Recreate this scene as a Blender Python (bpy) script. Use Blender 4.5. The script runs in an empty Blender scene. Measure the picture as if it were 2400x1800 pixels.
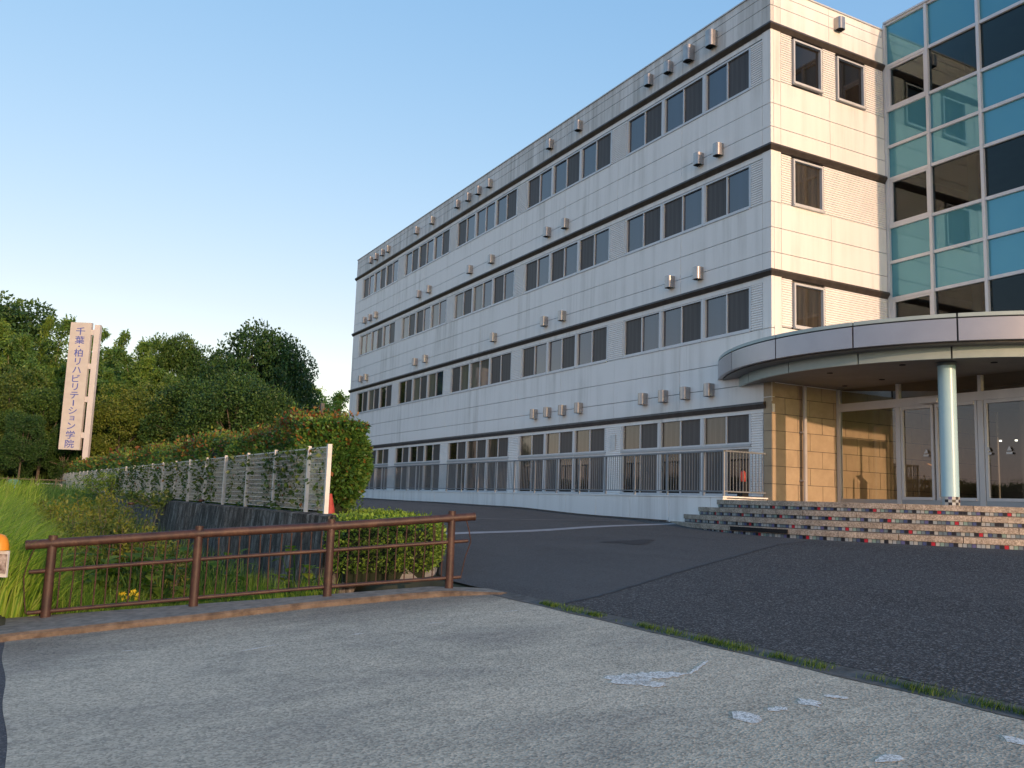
import bpy, math, random
import numpy as np
from mathutils import Vector, Matrix
random.seed(7); rng = np.random.default_rng(11)
R = math.radians
S = bpy.context.scene
COL = S.collection

# ---------------------------------------------------------------- camera
FPX = 2078.98
yaw, pitch, roll = 0.49645492, 0.131493502, 0.0348568987
fwd = Vector((math.sin(yaw)*math.cos(pitch), math.cos(yaw)*math.cos(pitch), math.sin(pitch)))
rt0 = Vector((math.cos(yaw), -math.sin(yaw), 0)); up0 = rt0.cross(fwd)
rt = math.cos(roll)*rt0 + math.sin(roll)*up0
up = -math.sin(roll)*rt0 + math.cos(roll)*up0
cd = bpy.data.cameras.new('camera'); cam = bpy.data.objects.new('camera', cd); COL.objects.link(cam)
cd.sensor_width = 36; cd.lens = FPX/2400*36; cd.clip_end = 3000; cd.clip_start = .05
M = Matrix((rt, up, -fwd)).transposed().to_4x4(); M.translation = Vector((0, 0, 1.6))
cam.matrix_world = M
S.camera = cam
S.render.resolution_x, S.render.resolution_y = 1024, 768

# ---------------------------------------------------------------- sky, sun, exposure
SUN_DIR = Vector((.040, -1, .140)).normalized()
w = bpy.data.worlds.new('World'); S.world = w; w.use_nodes = True
nt = w.node_tree; bg = nt.nodes['Background']
sky = nt.nodes.new('ShaderNodeTexSky'); sky.sky_type = 'NISHITA'; sky.sun_disc = False
sky.sun_elevation = math.asin(SUN_DIR.z); sky.sun_rotation = math.atan2(SUN_DIR.x, SUN_DIR.y)
sky.air_density = 1.0; sky.dust_density = .6; sky.ozone_density = 1.6
# evens the strong brightening towards the horizon, channel by channel
sp_ = nt.nodes.new('ShaderNodeSeparateColor'); cb_ = nt.nodes.new('ShaderNodeCombineColor'); nt.links.new(sky.outputs[0], sp_.inputs[0])
def wm(op, a, b):
    n_ = nt.nodes.new('ShaderNodeMath'); n_.operation = op
    for k_, v_ in enumerate((a, b)):
        if isinstance(v_, (int, float)): n_.inputs[k_].default_value = v_
        else: nt.links.new(v_, n_.inputs[k_])
    return n_.outputs[0]
for ci, (ga, gg, c0) in enumerate(((.56, .95, 2.5), (.70, .60, 3.9), (1.04, .36, 4.9))):
    c_ = sp_.outputs[ci]
    low = wm('MULTIPLY', wm('POWER', wm('MINIMUM', c_, c0), gg), ga)
    nt.links.new(wm('MULTIPLY', low, wm('MINIMUM', wm('MAXIMUM', wm('DIVIDE', c_, c0), 1.0), 8.0)), cb_.inputs[ci])
nt.links.new(cb_.outputs[0], bg.inputs[0])
bg.inputs[1].default_value = 0.15
sd = bpy.data.lights.new('sun', 'SUN'); sd.energy = .76; sd.angle = R(.6); sd.color = (1, .63, .41)
so = bpy.data.objects.new('sun', sd); COL.objects.link(so)
so.rotation_euler = SUN_DIR.to_track_quat('Z', 'Y').to_euler()
S.view_settings.view_transform = 'Standard'; S.view_settings.look = 'None'
S.view_settings.gamma = 1; S.view_settings.exposure = 2.0

# ---------------------------------------------------------------- helpers
def ray(px, py):
    return rt*((px-1200)/FPX) - up*((py-900)/FPX) + fwd
def at(px, py, zc):
    return Vector((0, 0, 1.6)) + ray(px, py)*zc

def tag(o, label=None, cat=None, group=None, kind=None):
    if label: o['label'] = label
    if cat: o['category'] = cat
    if group: o['group'] = group
    if kind: o['kind'] = kind
    return o
def empty(name, loc, label, cat, group=None):
    o = bpy.data.objects.new(name, None); COL.objects.link(o); o.location = loc
    o.empty_display_size = .2
    return tag(o, label, cat, group)

class MB:
    def __init__(s): s.v = []; s.f = []; s.m = []; s.sm = []
    def add(s, vs, fs, mi=0, smooth=False):
        b = len(s.v); s.v += [tuple(v) for v in vs]
        for f in fs: s.f.append([b+i for i in f]); s.m.append(mi); s.sm.append(smooth)
    def box(s, x0, x1, y0, y1, z0, z1, mi=0):
        s.add([(x0,y0,z0),(x1,y0,z0),(x1,y1,z0),(x0,y1,z0),(x0,y0,z1),(x1,y0,z1),(x1,y1,z1),(x0,y1,z1)],
              [(0,3,2,1),(4,5,6,7),(0,1,5,4),(1,2,6,5),(2,3,7,6),(3,0,4,7)], mi)
    def bar(s, a, b, wd, h, mi=0):
        a = Vector(a); b = Vector(b); d = (b-a).normalized()
        sx = d.cross(Vector((0,0,1)))
        if sx.length < 1e-4: sx = Vector((1,0,0))
        sx.normalize(); sz = sx.cross(d)
        vs = []
        for p in (a, b):
            for i, j in ((-1,-1),(1,-1),(1,1),(-1,1)): vs.append(p + sx*(i*wd/2) + sz*(j*h/2))
        s.add(vs, [(0,1,2,3),(7,6,5,4),(0,4,5,1),(1,5,6,2),(2,6,7,3),(3,7,4,0)], mi)
    def tube(s, pts, r, n=10, mi=0, caps=True, rs=None):
        pts = [Vector(p) for p in pts]; rings = []; prev = None
        for i, p in enumerate(pts):
            d = (pts[min(i+1, len(pts)-1)] - pts[max(i-1, 0)]).normalized()
            if prev is None:
                x = d.cross(Vector((0,0,1)))
                if x.length < .05: x = d.cross(Vector((0,1,0)))
            else: x = prev - d*prev.dot(d)
            x.normalize(); prev = x; y = d.cross(x)
            rr = rs[i] if rs else r
            rings.append([p + (x*math.cos(2*math.pi*k/n) + y*math.sin(2*math.pi*k/n))*rr for k in range(n)])
        vs = [v for q in rings for v in q]; fs = []
        for i in range(len(pts)-1):
            for k in range(n):
                a = i*n+k; b = i*n+(k+1) % n
                fs.append((a, b, b+n, a+n))
        s.add(vs, fs, mi, True)
        if caps:
            s.add(rings[0], [tuple(range(n))[::-1]], mi); s.add(rings[-1], [tuple(range(n))], mi)
    def build(s, name, mats, parent=None, origin=None):
        me = bpy.data.meshes.new(name); me.from_pydata(s.v, [], s.f)
        if not isinstance(mats, (list, tuple)): mats = [mats]
        for m in mats: me.materials.append(m)
        me.polygons.foreach_set('material_index', s.m); me.polygons.foreach_set('use_smooth', s.sm); me.update()
        o = bpy.data.objects.new(name, me); COL.objects.link(o)
        if parent: o.parent = parent; o.location = -parent.location
        return o

def quads(name, V, mats, mi=None, parent=None, smooth=False):
    """V: (n,4,3) array of quads -> one mesh"""
    n = len(V); me = bpy.data.meshes.new(name)
    me.vertices.add(n*4); me.vertices.foreach_set('co', np.ascontiguousarray(V, dtype=np.float32).ravel())
    me.loops.add(n*4); me.loops.foreach_set('vertex_index', np.arange(n*4, dtype=np.int32))
    me.polygons.add(n); me.polygons.foreach_set('loop_start', np.arange(0, n*4, 4, dtype=np.int32))
    me.polygons.foreach_set('loop_total', np.full(n, 4, dtype=np.int32))
    for m in (mats if isinstance(mats, (list, tuple)) else [mats]): me.materials.append(m)
    if mi is not None: me.polygons.foreach_set('material_index', np.asarray(mi, dtype=np.int32))
    me.update(calc_edges=True); me.validate()
    o = bpy.data.objects.new(name, me); COL.objects.link(o)
    if parent: o.parent = parent; o.location = -parent.location
    return o

def leaf_quads(P, size, aspect=.5, nrm=None, flat=.0, droop=0., jit=.35, shape='diamond'):
    """leaf per point P (n,3): pointed quads with random orientation"""
    n = len(P)
    d = rng.normal(size=(n,3)); d[:,2] = d[:,2]*(1-flat) - droop
    if nrm is not None: d = d + nrm*0.9
    d /= np.linalg.norm(d, axis=1)[:,None]
    q = rng.normal(size=(n,3)); q[:,2] += .0
    s = np.cross(d, q); s /= np.linalg.norm(s, axis=1)[:,None]+1e-9
    L = (size*(1+jit*rng.uniform(-1,1,n)))[:,None]; W = L*aspect*.5
    a = P; c = P + d*L; b = P + d*L*.45 + s*W; e = P + d*L*.45 - s*W
    return np.stack([a, b, c, e], 1)

# ---------------------------------------------------------------- materials
MATS = {}
def nodes(name):
    m = bpy.data.materials.new(name); m.use_nodes = True
    t = m.node_tree; p = t.nodes['Principled BSDF']
    return m, t, p
def N(t, k, **kw):
    n = t.nodes.new(k)
    for a, b in kw.items():
        if a == 'inp':
            for i, v in b.items(): n.inputs[i].default_value = v
        else: setattr(n, a, b)
    return n
def ramp(t, stops, interp='LINEAR'):
    r = N(t, 'ShaderNodeValToRGB'); cr = r.color_ramp; cr.interpolation = interp
    while len(cr.elements) < len(stops): cr.elements.new(.5)
    for e, (p, c) in zip(cr.elements, stops): e.position = p; e.color = (*c, 1) if len(c) == 3 else c
    return r
def coords(t, scale=(1,1,1), kind='Object'):
    tc = N(t, 'ShaderNodeTexCoord'); mp = N(t, 'ShaderNodeMapping'); mp.inputs['Scale'].default_value = scale
    t.links.new(tc.outputs[kind], mp.inputs[0]); return mp
def noise(t, scale, detail=4, rough=.5, sc=(1,1,1), dist=0):
    n = N(t, 'ShaderNodeTexNoise', inp={'Scale': scale, 'Detail': detail, 'Roughness': rough, 'Distortion': dist})
    t.links.new(coords(t, sc).outputs[0], n.inputs[0]); return n
def mix(t, f, a, b, mode='MIX'):
    m = N(t, 'ShaderNodeMix', data_type='RGBA', blend_type=mode)
    for i, v in ((0, f), (6, a), (7, b)):
        if hasattr(v, 'is_linked') or isinstance(v, bpy.types.NodeSocket): t.links.new(v, m.inputs[i])
        elif isinstance(v, (int, float)): m.inputs[i].default_value = v
        else: m.inputs[i].default_value = (*v, 1)
    return m.outputs[2]
def bump(t, p, h, strength=.3, dist=.01):
    b = N(t, 'ShaderNodeBump', inp={'Strength': strength, 'Distance': dist})
    t.links.new(h, b.inputs['Height']); t.links.new(b.outputs[0], p.inputs['Normal'])

def mat_noise(name, c1, c2, scale=5, rough=.7, metal=0, sc=(1,1,1), bmp=0, bscale=80, detail=5, spec=None, p1=.3, p2=.7):
    m, t, p = nodes(name)
    n = noise(t, scale, detail, .6, sc); r = ramp(t, [(p1, c1), (p2, c2)])
    t.links.new(n.outputs[0], r.inputs[0]); t.links.new(r.outputs[0], p.inputs['Base Color'])
    p.inputs['Roughness'].default_value = rough; p.inputs['Metallic'].default_value = metal
    if spec is not None: p.inputs['Specular IOR Level'].default_value = spec
    if bmp:
        nb = noise(t, bscale, 3, .6); bump(t, p, nb.outputs[0], bmp, .01)
    MATS[name] = m; return m

# facade panel: pale metal-clad panels with faint weather streaks
def facade_mat(name, base, dirt):
    m, t, p = nodes(name)
    a = noise(t, 1.0, 5, .6, (2.6, 2.6, .16)); ra = ramp(t, [(.44, (0,0,0)), (.72, (1,1,1))]); t.links.new(a.outputs[0], ra.inputs[0])
    b = noise(t, .35, 3, .5, (1,1,1)); rb = ramp(t, [(.35, (0,0,0)), (.65, (1,1,1))]); t.links.new(b.outputs[0], rb.inputs[0])
    mu = N(t, 'ShaderNodeMath', operation='MULTIPLY'); t.links.new(ra.outputs[0], mu.inputs[0]); t.links.new(rb.outputs[0], mu.inputs[1])
    mm = N(t, 'ShaderNodeMath', operation='MULTIPLY'); mm.inputs[1].default_value = .72; t.links.new(mu.outputs[0], mm.inputs[0])
    c = mix(t, mm.outputs[0], base, dirt)
    n3 = noise(t, 9, 4, .6); c2 = mix(t, .09, c, n3.outputs[0], 'OVERLAY')
    t.links.new(c2, p.inputs['Base Color']); p.inputs['Roughness'].default_value = .55
    p.inputs['Specular IOR Level'].default_value = .3
    MATS[name] = m; return m
facade = facade_mat('facade_panel', (.87, .85, .80), (.50, .485, .43))
# parapet: much dirtier, with rain streaks
def streak_mat():
    m, t, p = nodes('parapet_panel')
    a = noise(t, 1.0, 6, .65, (3.2, 3.2, .22)); ra = ramp(t, [(.38, (.76,.745,.70)), (.56, (.56,.545,.50)), (.75, (.37,.36,.32))])
    t.links.new(a.outputs[0], ra.inputs[0]); t.links.new(ra.outputs[0], p.inputs['Base Color'])
    p.inputs['Roughness'].default_value = .6; return m
parapet = streak_mat()
ribm = mat_noise('rib_panel', (.80,.79,.76), (.87,.86,.83), 3, .5, sc=(1,1,.4))
backing = mat_noise('joint_backing', (.16,.155,.145), (.22,.21,.20), 3, .9)
bronze = mat_noise('bronze_trim', (.07,.055,.045), (.11,.09,.075), 4, .45, metal=.4)
alu = mat_noise('aluminium', (.56,.57,.57), (.66,.665,.665), 2, .42, metal=.12, sc=(1,1,.3))
alu_b = mat_noise('blue_aluminium', (.34,.37,.39), (.40,.43,.45), 2, .4, metal=.3)
steel = mat_noise('vent_steel', (.34,.32,.31), (.44,.42,.40), 6, .36, metal=.8)
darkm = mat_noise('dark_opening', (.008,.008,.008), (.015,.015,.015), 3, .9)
concrete_w = facade_mat('terrace_concrete', (.88,.87,.83), (.58,.56,.52))

def glass_front(name, c1, c2, stripes=0, rough=.03, ior=1.6, coat=1.0, ctint=False):
    m, t, p = nodes(name)
    if stripes:
        a = noise(t, 1.0, 3, .6, (stripes, stripes, .25)); r = ramp(t, [(.35, c1), (.65, c2)]); t.links.new(a.outputs[0], r.inputs[0])
        t.links.new(r.outputs[0], p.inputs['Base Color'])
    else:
        a = noise(t, .8, 2, .5); r = ramp(t, [(.35, c1), (.65, c2)]); t.links.new(a.outputs[0], r.inputs[0])
        t.links.new(r.outputs[0], p.inputs['Base Color'])
    p.inputs['Roughness'].default_value = .8; p.inputs['Specular IOR Level'].default_value = 0
    p.inputs['Coat Weight'].default_value = coat; p.inputs['Coat Roughness'].default_value = rough; p.inputs['Coat IOR'].default_value = ior
    p.inputs['Coat Tint'].default_value = (.72,.84,1,1) if ctint else (1,1,1,1)
    # faint waviness of real panes
    nb = noise(t, 1.3, 2, .5); b = N(t, 'ShaderNodeBump', inp={'Strength': .03, 'Distance': .05}); t.links.new(nb.outputs[0], b.inputs['Height'])
    t.links.new(b.outputs[0], p.inputs['Coat Normal'])
    MATS[name] = m; return m
g_clear = glass_front('clear_pane', (.014,.020,.034), (.030,.040,.062), 3, ior=1.95, ctint=True)  # blue of the reflected sky put into base colour and coat tint
g_screen = glass_front('screen_pane', (.078,.074,.072), (.115,.110,.106), 9, rough=.25, ior=1.35, coat=.5)
g_curtain = glass_front('curtain_pane', (.10,.09,.07), (.24,.22,.185), 14, ior=1.6)
g_dark = glass_front('dark_pane', (.008,.007,.006), (.02,.017,.014), 2, ior=1.5)
g_brown = glass_front('brown_pane', (.06,.045,.032), (.13,.10,.075), 8, ior=1.6)

g_side = glass_front('drawn_curtain_pane', (.035,.030,.022), (.075,.062,.045), 7, ior=1.6)
# teal spandrel glass
def teal_mat():
    m, t, p = nodes('teal_glass')
    n = noise(t, .5, 2, .5); r = ramp(t, [(.3, (.065,.215,.25)), (.7, (.08,.24,.27))]); t.links.new(n.outputs[0], r.inputs[0])
    t.links.new(r.outputs[0], p.inputs['Base Color']); p.inputs['Roughness'].default_value = .9; p.inputs['Specular IOR Level'].default_value = 0
    g = N(t, 'ShaderNodeBsdfGlossy'); g.inputs['Color'].default_value = (.38,.76,.95,1); g.inputs['Roughness'].default_value = .02
    nb = noise(t, .9, 2, .5); b = N(t, 'ShaderNodeBump', inp={'Strength': .02, 'Distance': .05}); t.links.new(nb.outputs[0], b.inputs['Height']); t.links.new(b.outputs[0], g.inputs['Normal'])
    fr = N(t, 'ShaderNodeFresnel'); fr.inputs[0].default_value = 2.5
    ms = N(t, 'ShaderNodeMixShader'); t.links.new(fr.outputs[0], ms.inputs[0]); t.links.new(p.outputs[0], ms.inputs[1]); t.links.new(g.outputs[0], ms.inputs[2])
    t.links.new(ms.outputs[0], t.nodes['Material Output'].inputs[0]); return m
teal = teal_mat()
def see_glass(name, tint, ior=1.5):
    m, t, p = nodes(name)
    tr = N(t, 'ShaderNodeBsdfTransparent'); tr.inputs[0].default_value = (*tint, 1)
    g = N(t, 'ShaderNodeBsdfGlossy'); g.inputs['Roughness'].default_value = .01
    fr = N(t, 'ShaderNodeFresnel'); fr.inputs[0].default_value = ior
    ms = N(t, 'ShaderNodeMixShader'); t.links.new(fr.outputs[0], ms.inputs[0]); t.links.new(tr.outputs[0], ms.inputs[1]); t.links.new(g.outputs[0], ms.inputs[2])
    t.links.new(ms.outputs[0], t.nodes['Material Output'].inputs[0]); return m
shopglass = see_glass('storefront_glass', (.72,.74,.70), 1.9)
upglass = see_glass('upper_clear_glass', (.50,.58,.58), 1.42)

mint = mat_noise('mint_paint', (.36,.44,.42), (.42,.50,.47), 3, .4)
mint_col = mat_noise('column_paint', (.36,.565,.62), (.40,.60,.65), 3, .3)
fascia_m = mat_noise('canopy_metal', (.36,.35,.37), (.40,.39,.41), 1.5, .32, metal=.55)
soffit_m = mat_noise('soffit_board', (.19,.175,.15), (.23,.21,.18), 2, .7)  # whitish board; shade under the canopy is put into this darker colour
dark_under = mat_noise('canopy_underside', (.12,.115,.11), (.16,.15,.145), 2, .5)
stone_w = mat_noise('stone_wall', (.39,.30,.19), (.47,.365,.235), 4, .75, bmp=.15, bscale=60)
plaster_in = mat_noise('lobby_wall', (.28,.27,.25), (.34,.33,.30), 2, .8)

def granite(name, a, b, scale=55):
    m, t, p = nodes(name)
    n = noise(t, scale, 3, .75); r = ramp(t, [(.38, a), (.62, b)]); t.links.new(n.outputs[0], r.inputs[0])
    n2 = noise(t, 3.5, 5, .65); r2 = ramp(t, [(.3, (.50,.48,.46)), (.65, (1,1,1))]); t.links.new(n2.outputs[0], r2.inputs[0])
    c = mix(t, 1.0, r.outputs[0], r2.outputs[0], 'MULTIPLY'); t.links.new(c, p.inputs['Base Color'])
    p.inputs['Roughness'].default_value = .75; bump(t, p, n.outputs[0], .4, .01); return m
slab_m = granite('step_stone', (.32,.25,.185), (.66,.55,.43), 30)
nose_m = mat_noise('step_nosing', (.45,.42,.39), (.55,.52,.48), 30, .5)
tile_cols = [(.36,.36,.33), (.12,.16,.18), (.05,.07,.16), (.012,.012,.018), (.20,.29,.25), (.40,.015,.03), (.10,.10,.22), (.30,.33,.34)]
tile_ms = [mat_noise('mosaic_%d' % i, c, tuple(v*1.25 for v in c), 20, .3) for i, c in enumerate(tile_cols)]
grout = mat_noise('grout', (.10,.09,.08), (.15,.14,.12), 20, .9)

def asphalt_mat(name, c1, c2, spk, scale=70, big=.25, bmps=.6):
    m, t, p = nodes(name)
    v = N(t, 'ShaderNodeTexVoronoi', inp={'Scale': scale}); t.links.new(coords(t).outputs[0], v.inputs[0])
    rs = ramp(t, [(.0, (0,0,0)), (.62, (0,0,0)), (.95, (1,1,1))]); sep = N(t, 'ShaderNodeSeparateColor'); t.links.new(v.outputs['Color'], sep.inputs[0]); t.links.new(sep.outputs[0], rs.inputs[0])
    n = noise(t, big, 6, .6, (1,1,1)); r = ramp(t, [(.3, c1), (.7, c2)]); t.links.new(n.outputs[0], r.inputs[0])
    nf = noise(t, 26, 5, .75); rf = ramp(t, [(.32, (.62,.62,.62)), (.68, (1.3,1.3,1.3))]); t.links.new(nf.outputs[0], rf.inputs[0])
    c = mix(t, 1.0, r.outputs[0], rf.outputs[0], 'MULTIPLY')
    nt2 = noise(t, .9, 6, .7, (1, .22, 1), .4); rt2 = ramp(t, [(.34, (.74,.74,.74)), (.5, (1,1,1)), (.68, (1.16,1.16,1.16))]); t.links.new(nt2.outputs[0], rt2.inputs[0])
    c = mix(t, 1.0, c, rt2.outputs[0], 'MULTIPLY'); c = mix(t, rs.outputs[0], c, spk); t.links.new(c, p.inputs['Base Color'])
    p.inputs['Roughness'].default_value = .85
    ad = N(t, 'ShaderNodeMath', operation='ADD'); t.links.new(v.outputs['Distance'], ad.inputs[0]); t.links.new(nf.outputs[0], ad.inputs[1])
    bump(t, p, ad.outputs[0], bmps, .012); return m
asph_new = asphalt_mat('asphalt_coarse', (.024,.0265,.028), (.037,.040,.041), (.15,.155,.155), 60, .3, .9)
asph_old = asphalt_mat('asphalt_smooth', (.044,.047,.048), (.058,.061,.062), (.115,.117,.115), 95, .5, .5)
asph_road = asphalt_mat('asphalt_side_road', (.05,.05,.055), (.065,.065,.07), (.13,.13,.13), 80, .4, .6)

def apron_mat():
    m, t, p = nodes('apron_concrete')
    v = N(t, 'ShaderNodeTexVoronoi', inp={'Scale': 58.}); t.links.new(coords(t).outputs[0], v.inputs[0])
    sep = N(t, 'ShaderNodeSeparateColor'); t.links.new(v.outputs['Color'], sep.inputs[0])
    rs = ramp(t, [(0, (.62,.62,.62)), (.45, (.98,.98,.98)), (1, (1.30,1.30,1.30))]); t.links.new(sep.outputs[0], rs.inputs[0])
    n = noise(t, .34, 7, .62, (1,1.7,1), .9); r = ramp(t, [(.36, (.35,.305,.235)), (.50, (.465,.405,.302)), (.66, (.53,.455,.335))]); t.links.new(n.outputs[0], r.inputs[0])
    n2 = noise(t, 2.2, 6, .65, (1,2.5,1)); r2 = ramp(t, [(.3, (.84,.84,.84)), (.7, (1.1,1.1,1.1))]); t.links.new(n2.outputs[0], r2.inputs[0])
    c = mix(t, 1, r.outputs[0], r2.outputs[0], 'MULTIPLY'); c = mix(t, 1, c, rs.outputs[0], 'MULTIPLY')
    # dirt gathered along the kerb
    tc = N(t, 'ShaderNodeTexCoord'); sx_ = N(t, 'ShaderNodeSeparateXYZ'); t.links.new(tc.outputs['Object'], sx_.inputs[0])
    nd = noise(t, 1.6, 6, .7, (1,3,1)); ma = N(t, 'ShaderNodeMath', operation='MULTIPLY_ADD'); ma.inputs[1].default_value = 1.8; t.links.new(nd.outputs[0], ma.inputs[0]); t.links.new(sx_.outputs[1], ma.inputs[2])
    rd = ramp(t, [(.0, (1,1,1)), (1, (.62,.60,.58))]); mr = N(t, 'ShaderNodeMapRange'); mr.inputs[1].default_value = 9.9; mr.inputs[2].default_value = 11.4; t.links.new(ma.outputs[0], mr.inputs[0]); t.links.new(mr.outputs[0], rd.inputs[0])
    c = mix(t, 1, c, rd.outputs[0], 'MULTIPLY')
    # hairline wear streaks
    n4 = noise(t, 12, 6, .8); r4 = ramp(t, [(.30, (.6,.6,.6)), (.45, (1,1,1))]); t.links.new(n4.outputs[0], r4.inputs[0])
    c = mix(t, .8, c, r4.outputs[0], 'MULTIPLY')
    t.links.new(c, p.inputs['Base Color']); p.inputs['Roughness'].default_value = .8
    bump(t, p, v.outputs['Distance'], .5, .008); return m
apron_m = apron_mat()
kerb_m = mat_noise('kerb_concrete', (.13,.115,.095), (.30,.265,.215), 9, .85, bmp=.5, bscale=40)
kerb_front_m = mat_noise('kerb_front_brown', (.08,.055,.035), (.19,.14,.095), 9, .9, bmp=.6, bscale=40)  # browner, darker tone for the kerb's front face than its top
gutter_m = mat_noise('gutter_concrete', (.15,.15,.148), (.24,.238,.23), 5, .85, bmp=.4, bscale=50)
earth = mat_noise('earth', (.03,.035,.018), (.06,.06,.03), 1.2, .95)
lawn = mat_noise('lawn_green', (.06,.10,.02), (.10,.15,.03), .6, .9)
wall_dark = None
def wallm():
    m, t, p = nodes('weathered_stone')
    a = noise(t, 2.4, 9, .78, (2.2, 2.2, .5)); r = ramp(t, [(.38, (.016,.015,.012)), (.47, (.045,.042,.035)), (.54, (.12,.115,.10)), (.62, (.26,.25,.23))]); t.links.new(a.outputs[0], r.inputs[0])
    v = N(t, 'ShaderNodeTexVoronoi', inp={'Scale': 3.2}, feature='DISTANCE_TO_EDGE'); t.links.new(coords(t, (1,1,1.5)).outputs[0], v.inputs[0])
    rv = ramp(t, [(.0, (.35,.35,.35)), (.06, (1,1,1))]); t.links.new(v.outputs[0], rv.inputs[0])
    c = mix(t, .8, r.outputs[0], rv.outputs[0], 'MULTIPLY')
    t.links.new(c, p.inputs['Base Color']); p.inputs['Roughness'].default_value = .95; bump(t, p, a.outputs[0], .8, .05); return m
wall_dark = wallm()
def rust_mat():
    m, t, p = nodes('rusty_brown_paint')
    n = noise(t, 5, 7, .7); r = ramp(t, [(.3, (.026,.013,.010)), (.5, (.050,.022,.015)), (.72, (.095,.048,.028))]); t.links.new(n.outputs[0], r.inputs[0])
    n2 = noise(t, 40, 4, .7); c = mix(t, .25, r.outputs[0], n2.outputs[0], 'OVERLAY')
    t.links.new(c, p.inputs['Base Color']); p.inputs['Roughness'].default_value = .55
    bump(t, p, n2.outputs[0], .3, .004); return m
rust = rust_mat()
rust_d = mat_noise('dark_rust', (.03,.015,.012), (.075,.032,.02), 9, .8, bmp=.4, bscale=60)
white_p = mat_noise('white_paint', (.55,.55,.53), (.70,.70,.67), 7, .5)
sign_m = mat_noise('sign_board', (.50,.46,.42), (.58,.54,.49), 2, .6)
sign_post = mat_noise('sign_post_paint', (.56,.52,.49), (.64,.60,.57), 2, .6)
letter_m = mat_noise('blue_lettering', (.06,.09,.36), (.09,.12,.42), 3, .6)
red_m = mat_noise('faded_red', (.30,.03,.02), (.42,.06,.04), 6, .6)
orange_m = mat_noise('orange_plastic', (.70,.25,.01), (.80,.33,.02), 4, .4)
paint_w = None
def roadpaint():
    m, t, p = nodes('worn_road_paint')
    n = noise(t, 22, 6, .8); r = ramp(t, [(.42, (.66,.64,.58)), (.6, (.88,.86,.78))]); t.links.new(n.outputs[0], r.inputs[0]); t.links.new(r.outputs[0], p.inputs['Base Color'])
    p.inputs['Roughness'].default_value = .8
    n2 = noise(t, 60, 5, .8); ra = ramp(t, [(.38, (0,0,0)), (.52, (1,1,1))]); t.links.new(n2.outputs[0], ra.inputs[0]); t.links.new(ra.outputs[0], p.inputs['Alpha'])
    return m
paint_w = roadpaint()

def leaf_mat(name, cols, trans=.3, rough=.5, patch=None, pscale=.5):
    m, t, p = nodes(name)
    g = N(t, 'ShaderNodeNewGeometry'); r = ramp(t, [(i/(len(cols)-1), c) for i, c in enumerate(cols)])
    t.links.new(g.outputs['Random Per Island'], r.inputs[0]); c = r.outputs[0]
    n = noise(t, pscale, 3, .6); rn = ramp(t, [(.3, (.68,.72,.68)), (.7, (1.25,1.2,1.05))]); t.links.new(n.outputs[0], rn.inputs[0])
    c = mix(t, 1, c, rn.outputs[0], 'MULTIPLY')
    oi = N(t, 'ShaderNodeObjectInfo'); ro = ramp(t, [(0, (.75,.82,.85)), (.5, (1,1,1)), (1, (1.3,1.15,.85))]); t.links.new(oi.outputs['Random'], ro.inputs[0])
    c = mix(t, 1, c, ro.outputs[0], 'MULTIPLY')
    t.links.new(c, p.inputs['Base Color']); p.inputs['Roughness'].default_value = rough; p.inputs['Specular IOR Level'].default_value = .3
    tl = N(t, 'ShaderNodeBsdfTranslucent'); t.links.new(c, tl.inputs[0])
    ms = N(t, 'ShaderNodeMixShader'); ms.inputs[0].default_value = trans
    t.links.new(p.outputs[0], ms.inputs[1]); t.links.new(tl.outputs[0], ms.inputs[2]); t.links.new(ms.outputs[0], t.nodes['Material Output'].inputs[0])
    MATS[name] = m; return m
lf_hedge = leaf_mat('hedge_leaf', [(0.0444, 0.1098, 0.0236), (0.0872, 0.1941, 0.0371), (0.1586, 0.27, 0.0591)], .25, .35)
lf_red = leaf_mat('hedge_new_growth', [(.22,.06,.025), (.34,.15,.04), (.30,.21,.04)], .3, .4)
lf_lime = leaf_mat('hedge_light_leaf', [(0.1777, 0.27, 0.0473), (0.3299, 0.378, 0.0675)], .35, .4)
lf_azalea = leaf_mat('azalea_leaf', [(0.0571, 0.1148, 0.0203), (0.1142, 0.2025, 0.0338), (0.2157, 0.324, 0.054)], .3, .45)
lf_azalea_top = leaf_mat('azalea_new_leaf', [(0.1903, 0.324, 0.0405), (0.3046, 0.459, 0.0675)], .35, .45)
lf_vine = leaf_mat('vine_leaf', [(0.0381, 0.0878, 0.0203), (0.0825, 0.1485, 0.0338), (0.1396, 0.189, 0.054)], .25, .4)
lf_broad = leaf_mat('broadleaf', [(0.0279, 0.0743, 0.0203), (0.0508, 0.1148, 0.0297), (0.0888, 0.162, 0.0405)], .2, .5)
lf_broad2 = leaf_mat('broadleaf_warm', [(0.0635, 0.1148, 0.0243), (0.1142, 0.1755, 0.0338), (0.1777, 0.216, 0.054)], .2, .5)
lf_bamboo = leaf_mat('bamboo_leaf', [(0.0761, 0.162, 0.0338), (0.1269, 0.243, 0.054), (0.203, 0.3105, 0.081)], .35, .45)
lf_bamboo_l = leaf_mat('young_bamboo_leaf', [(0.1396, 0.2565, 0.054), (0.203, 0.351, 0.081), (0.2919, 0.432, 0.135)], .4, .45)
lf_grass = leaf_mat('grass_blade', [(.06,.14,.03), (.14,.30,.04), (.20,.37,.05), (.27,.43,.07), (.30,.38,.12)], .45, .45, pscale=.8)
lf_grass_d = leaf_mat('dark_grass_blade', [(0.0381, 0.1148, 0.027), (0.0761, 0.189, 0.0405), (0.1396, 0.2565, 0.0607)], .35, .45)
lf_weed = leaf_mat('weed_leaf', [(0.0827, 0.132, 0.022), (0.1344, 0.187, 0.033), (0.2068, 0.231, 0.055)], .35, .5)
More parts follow.
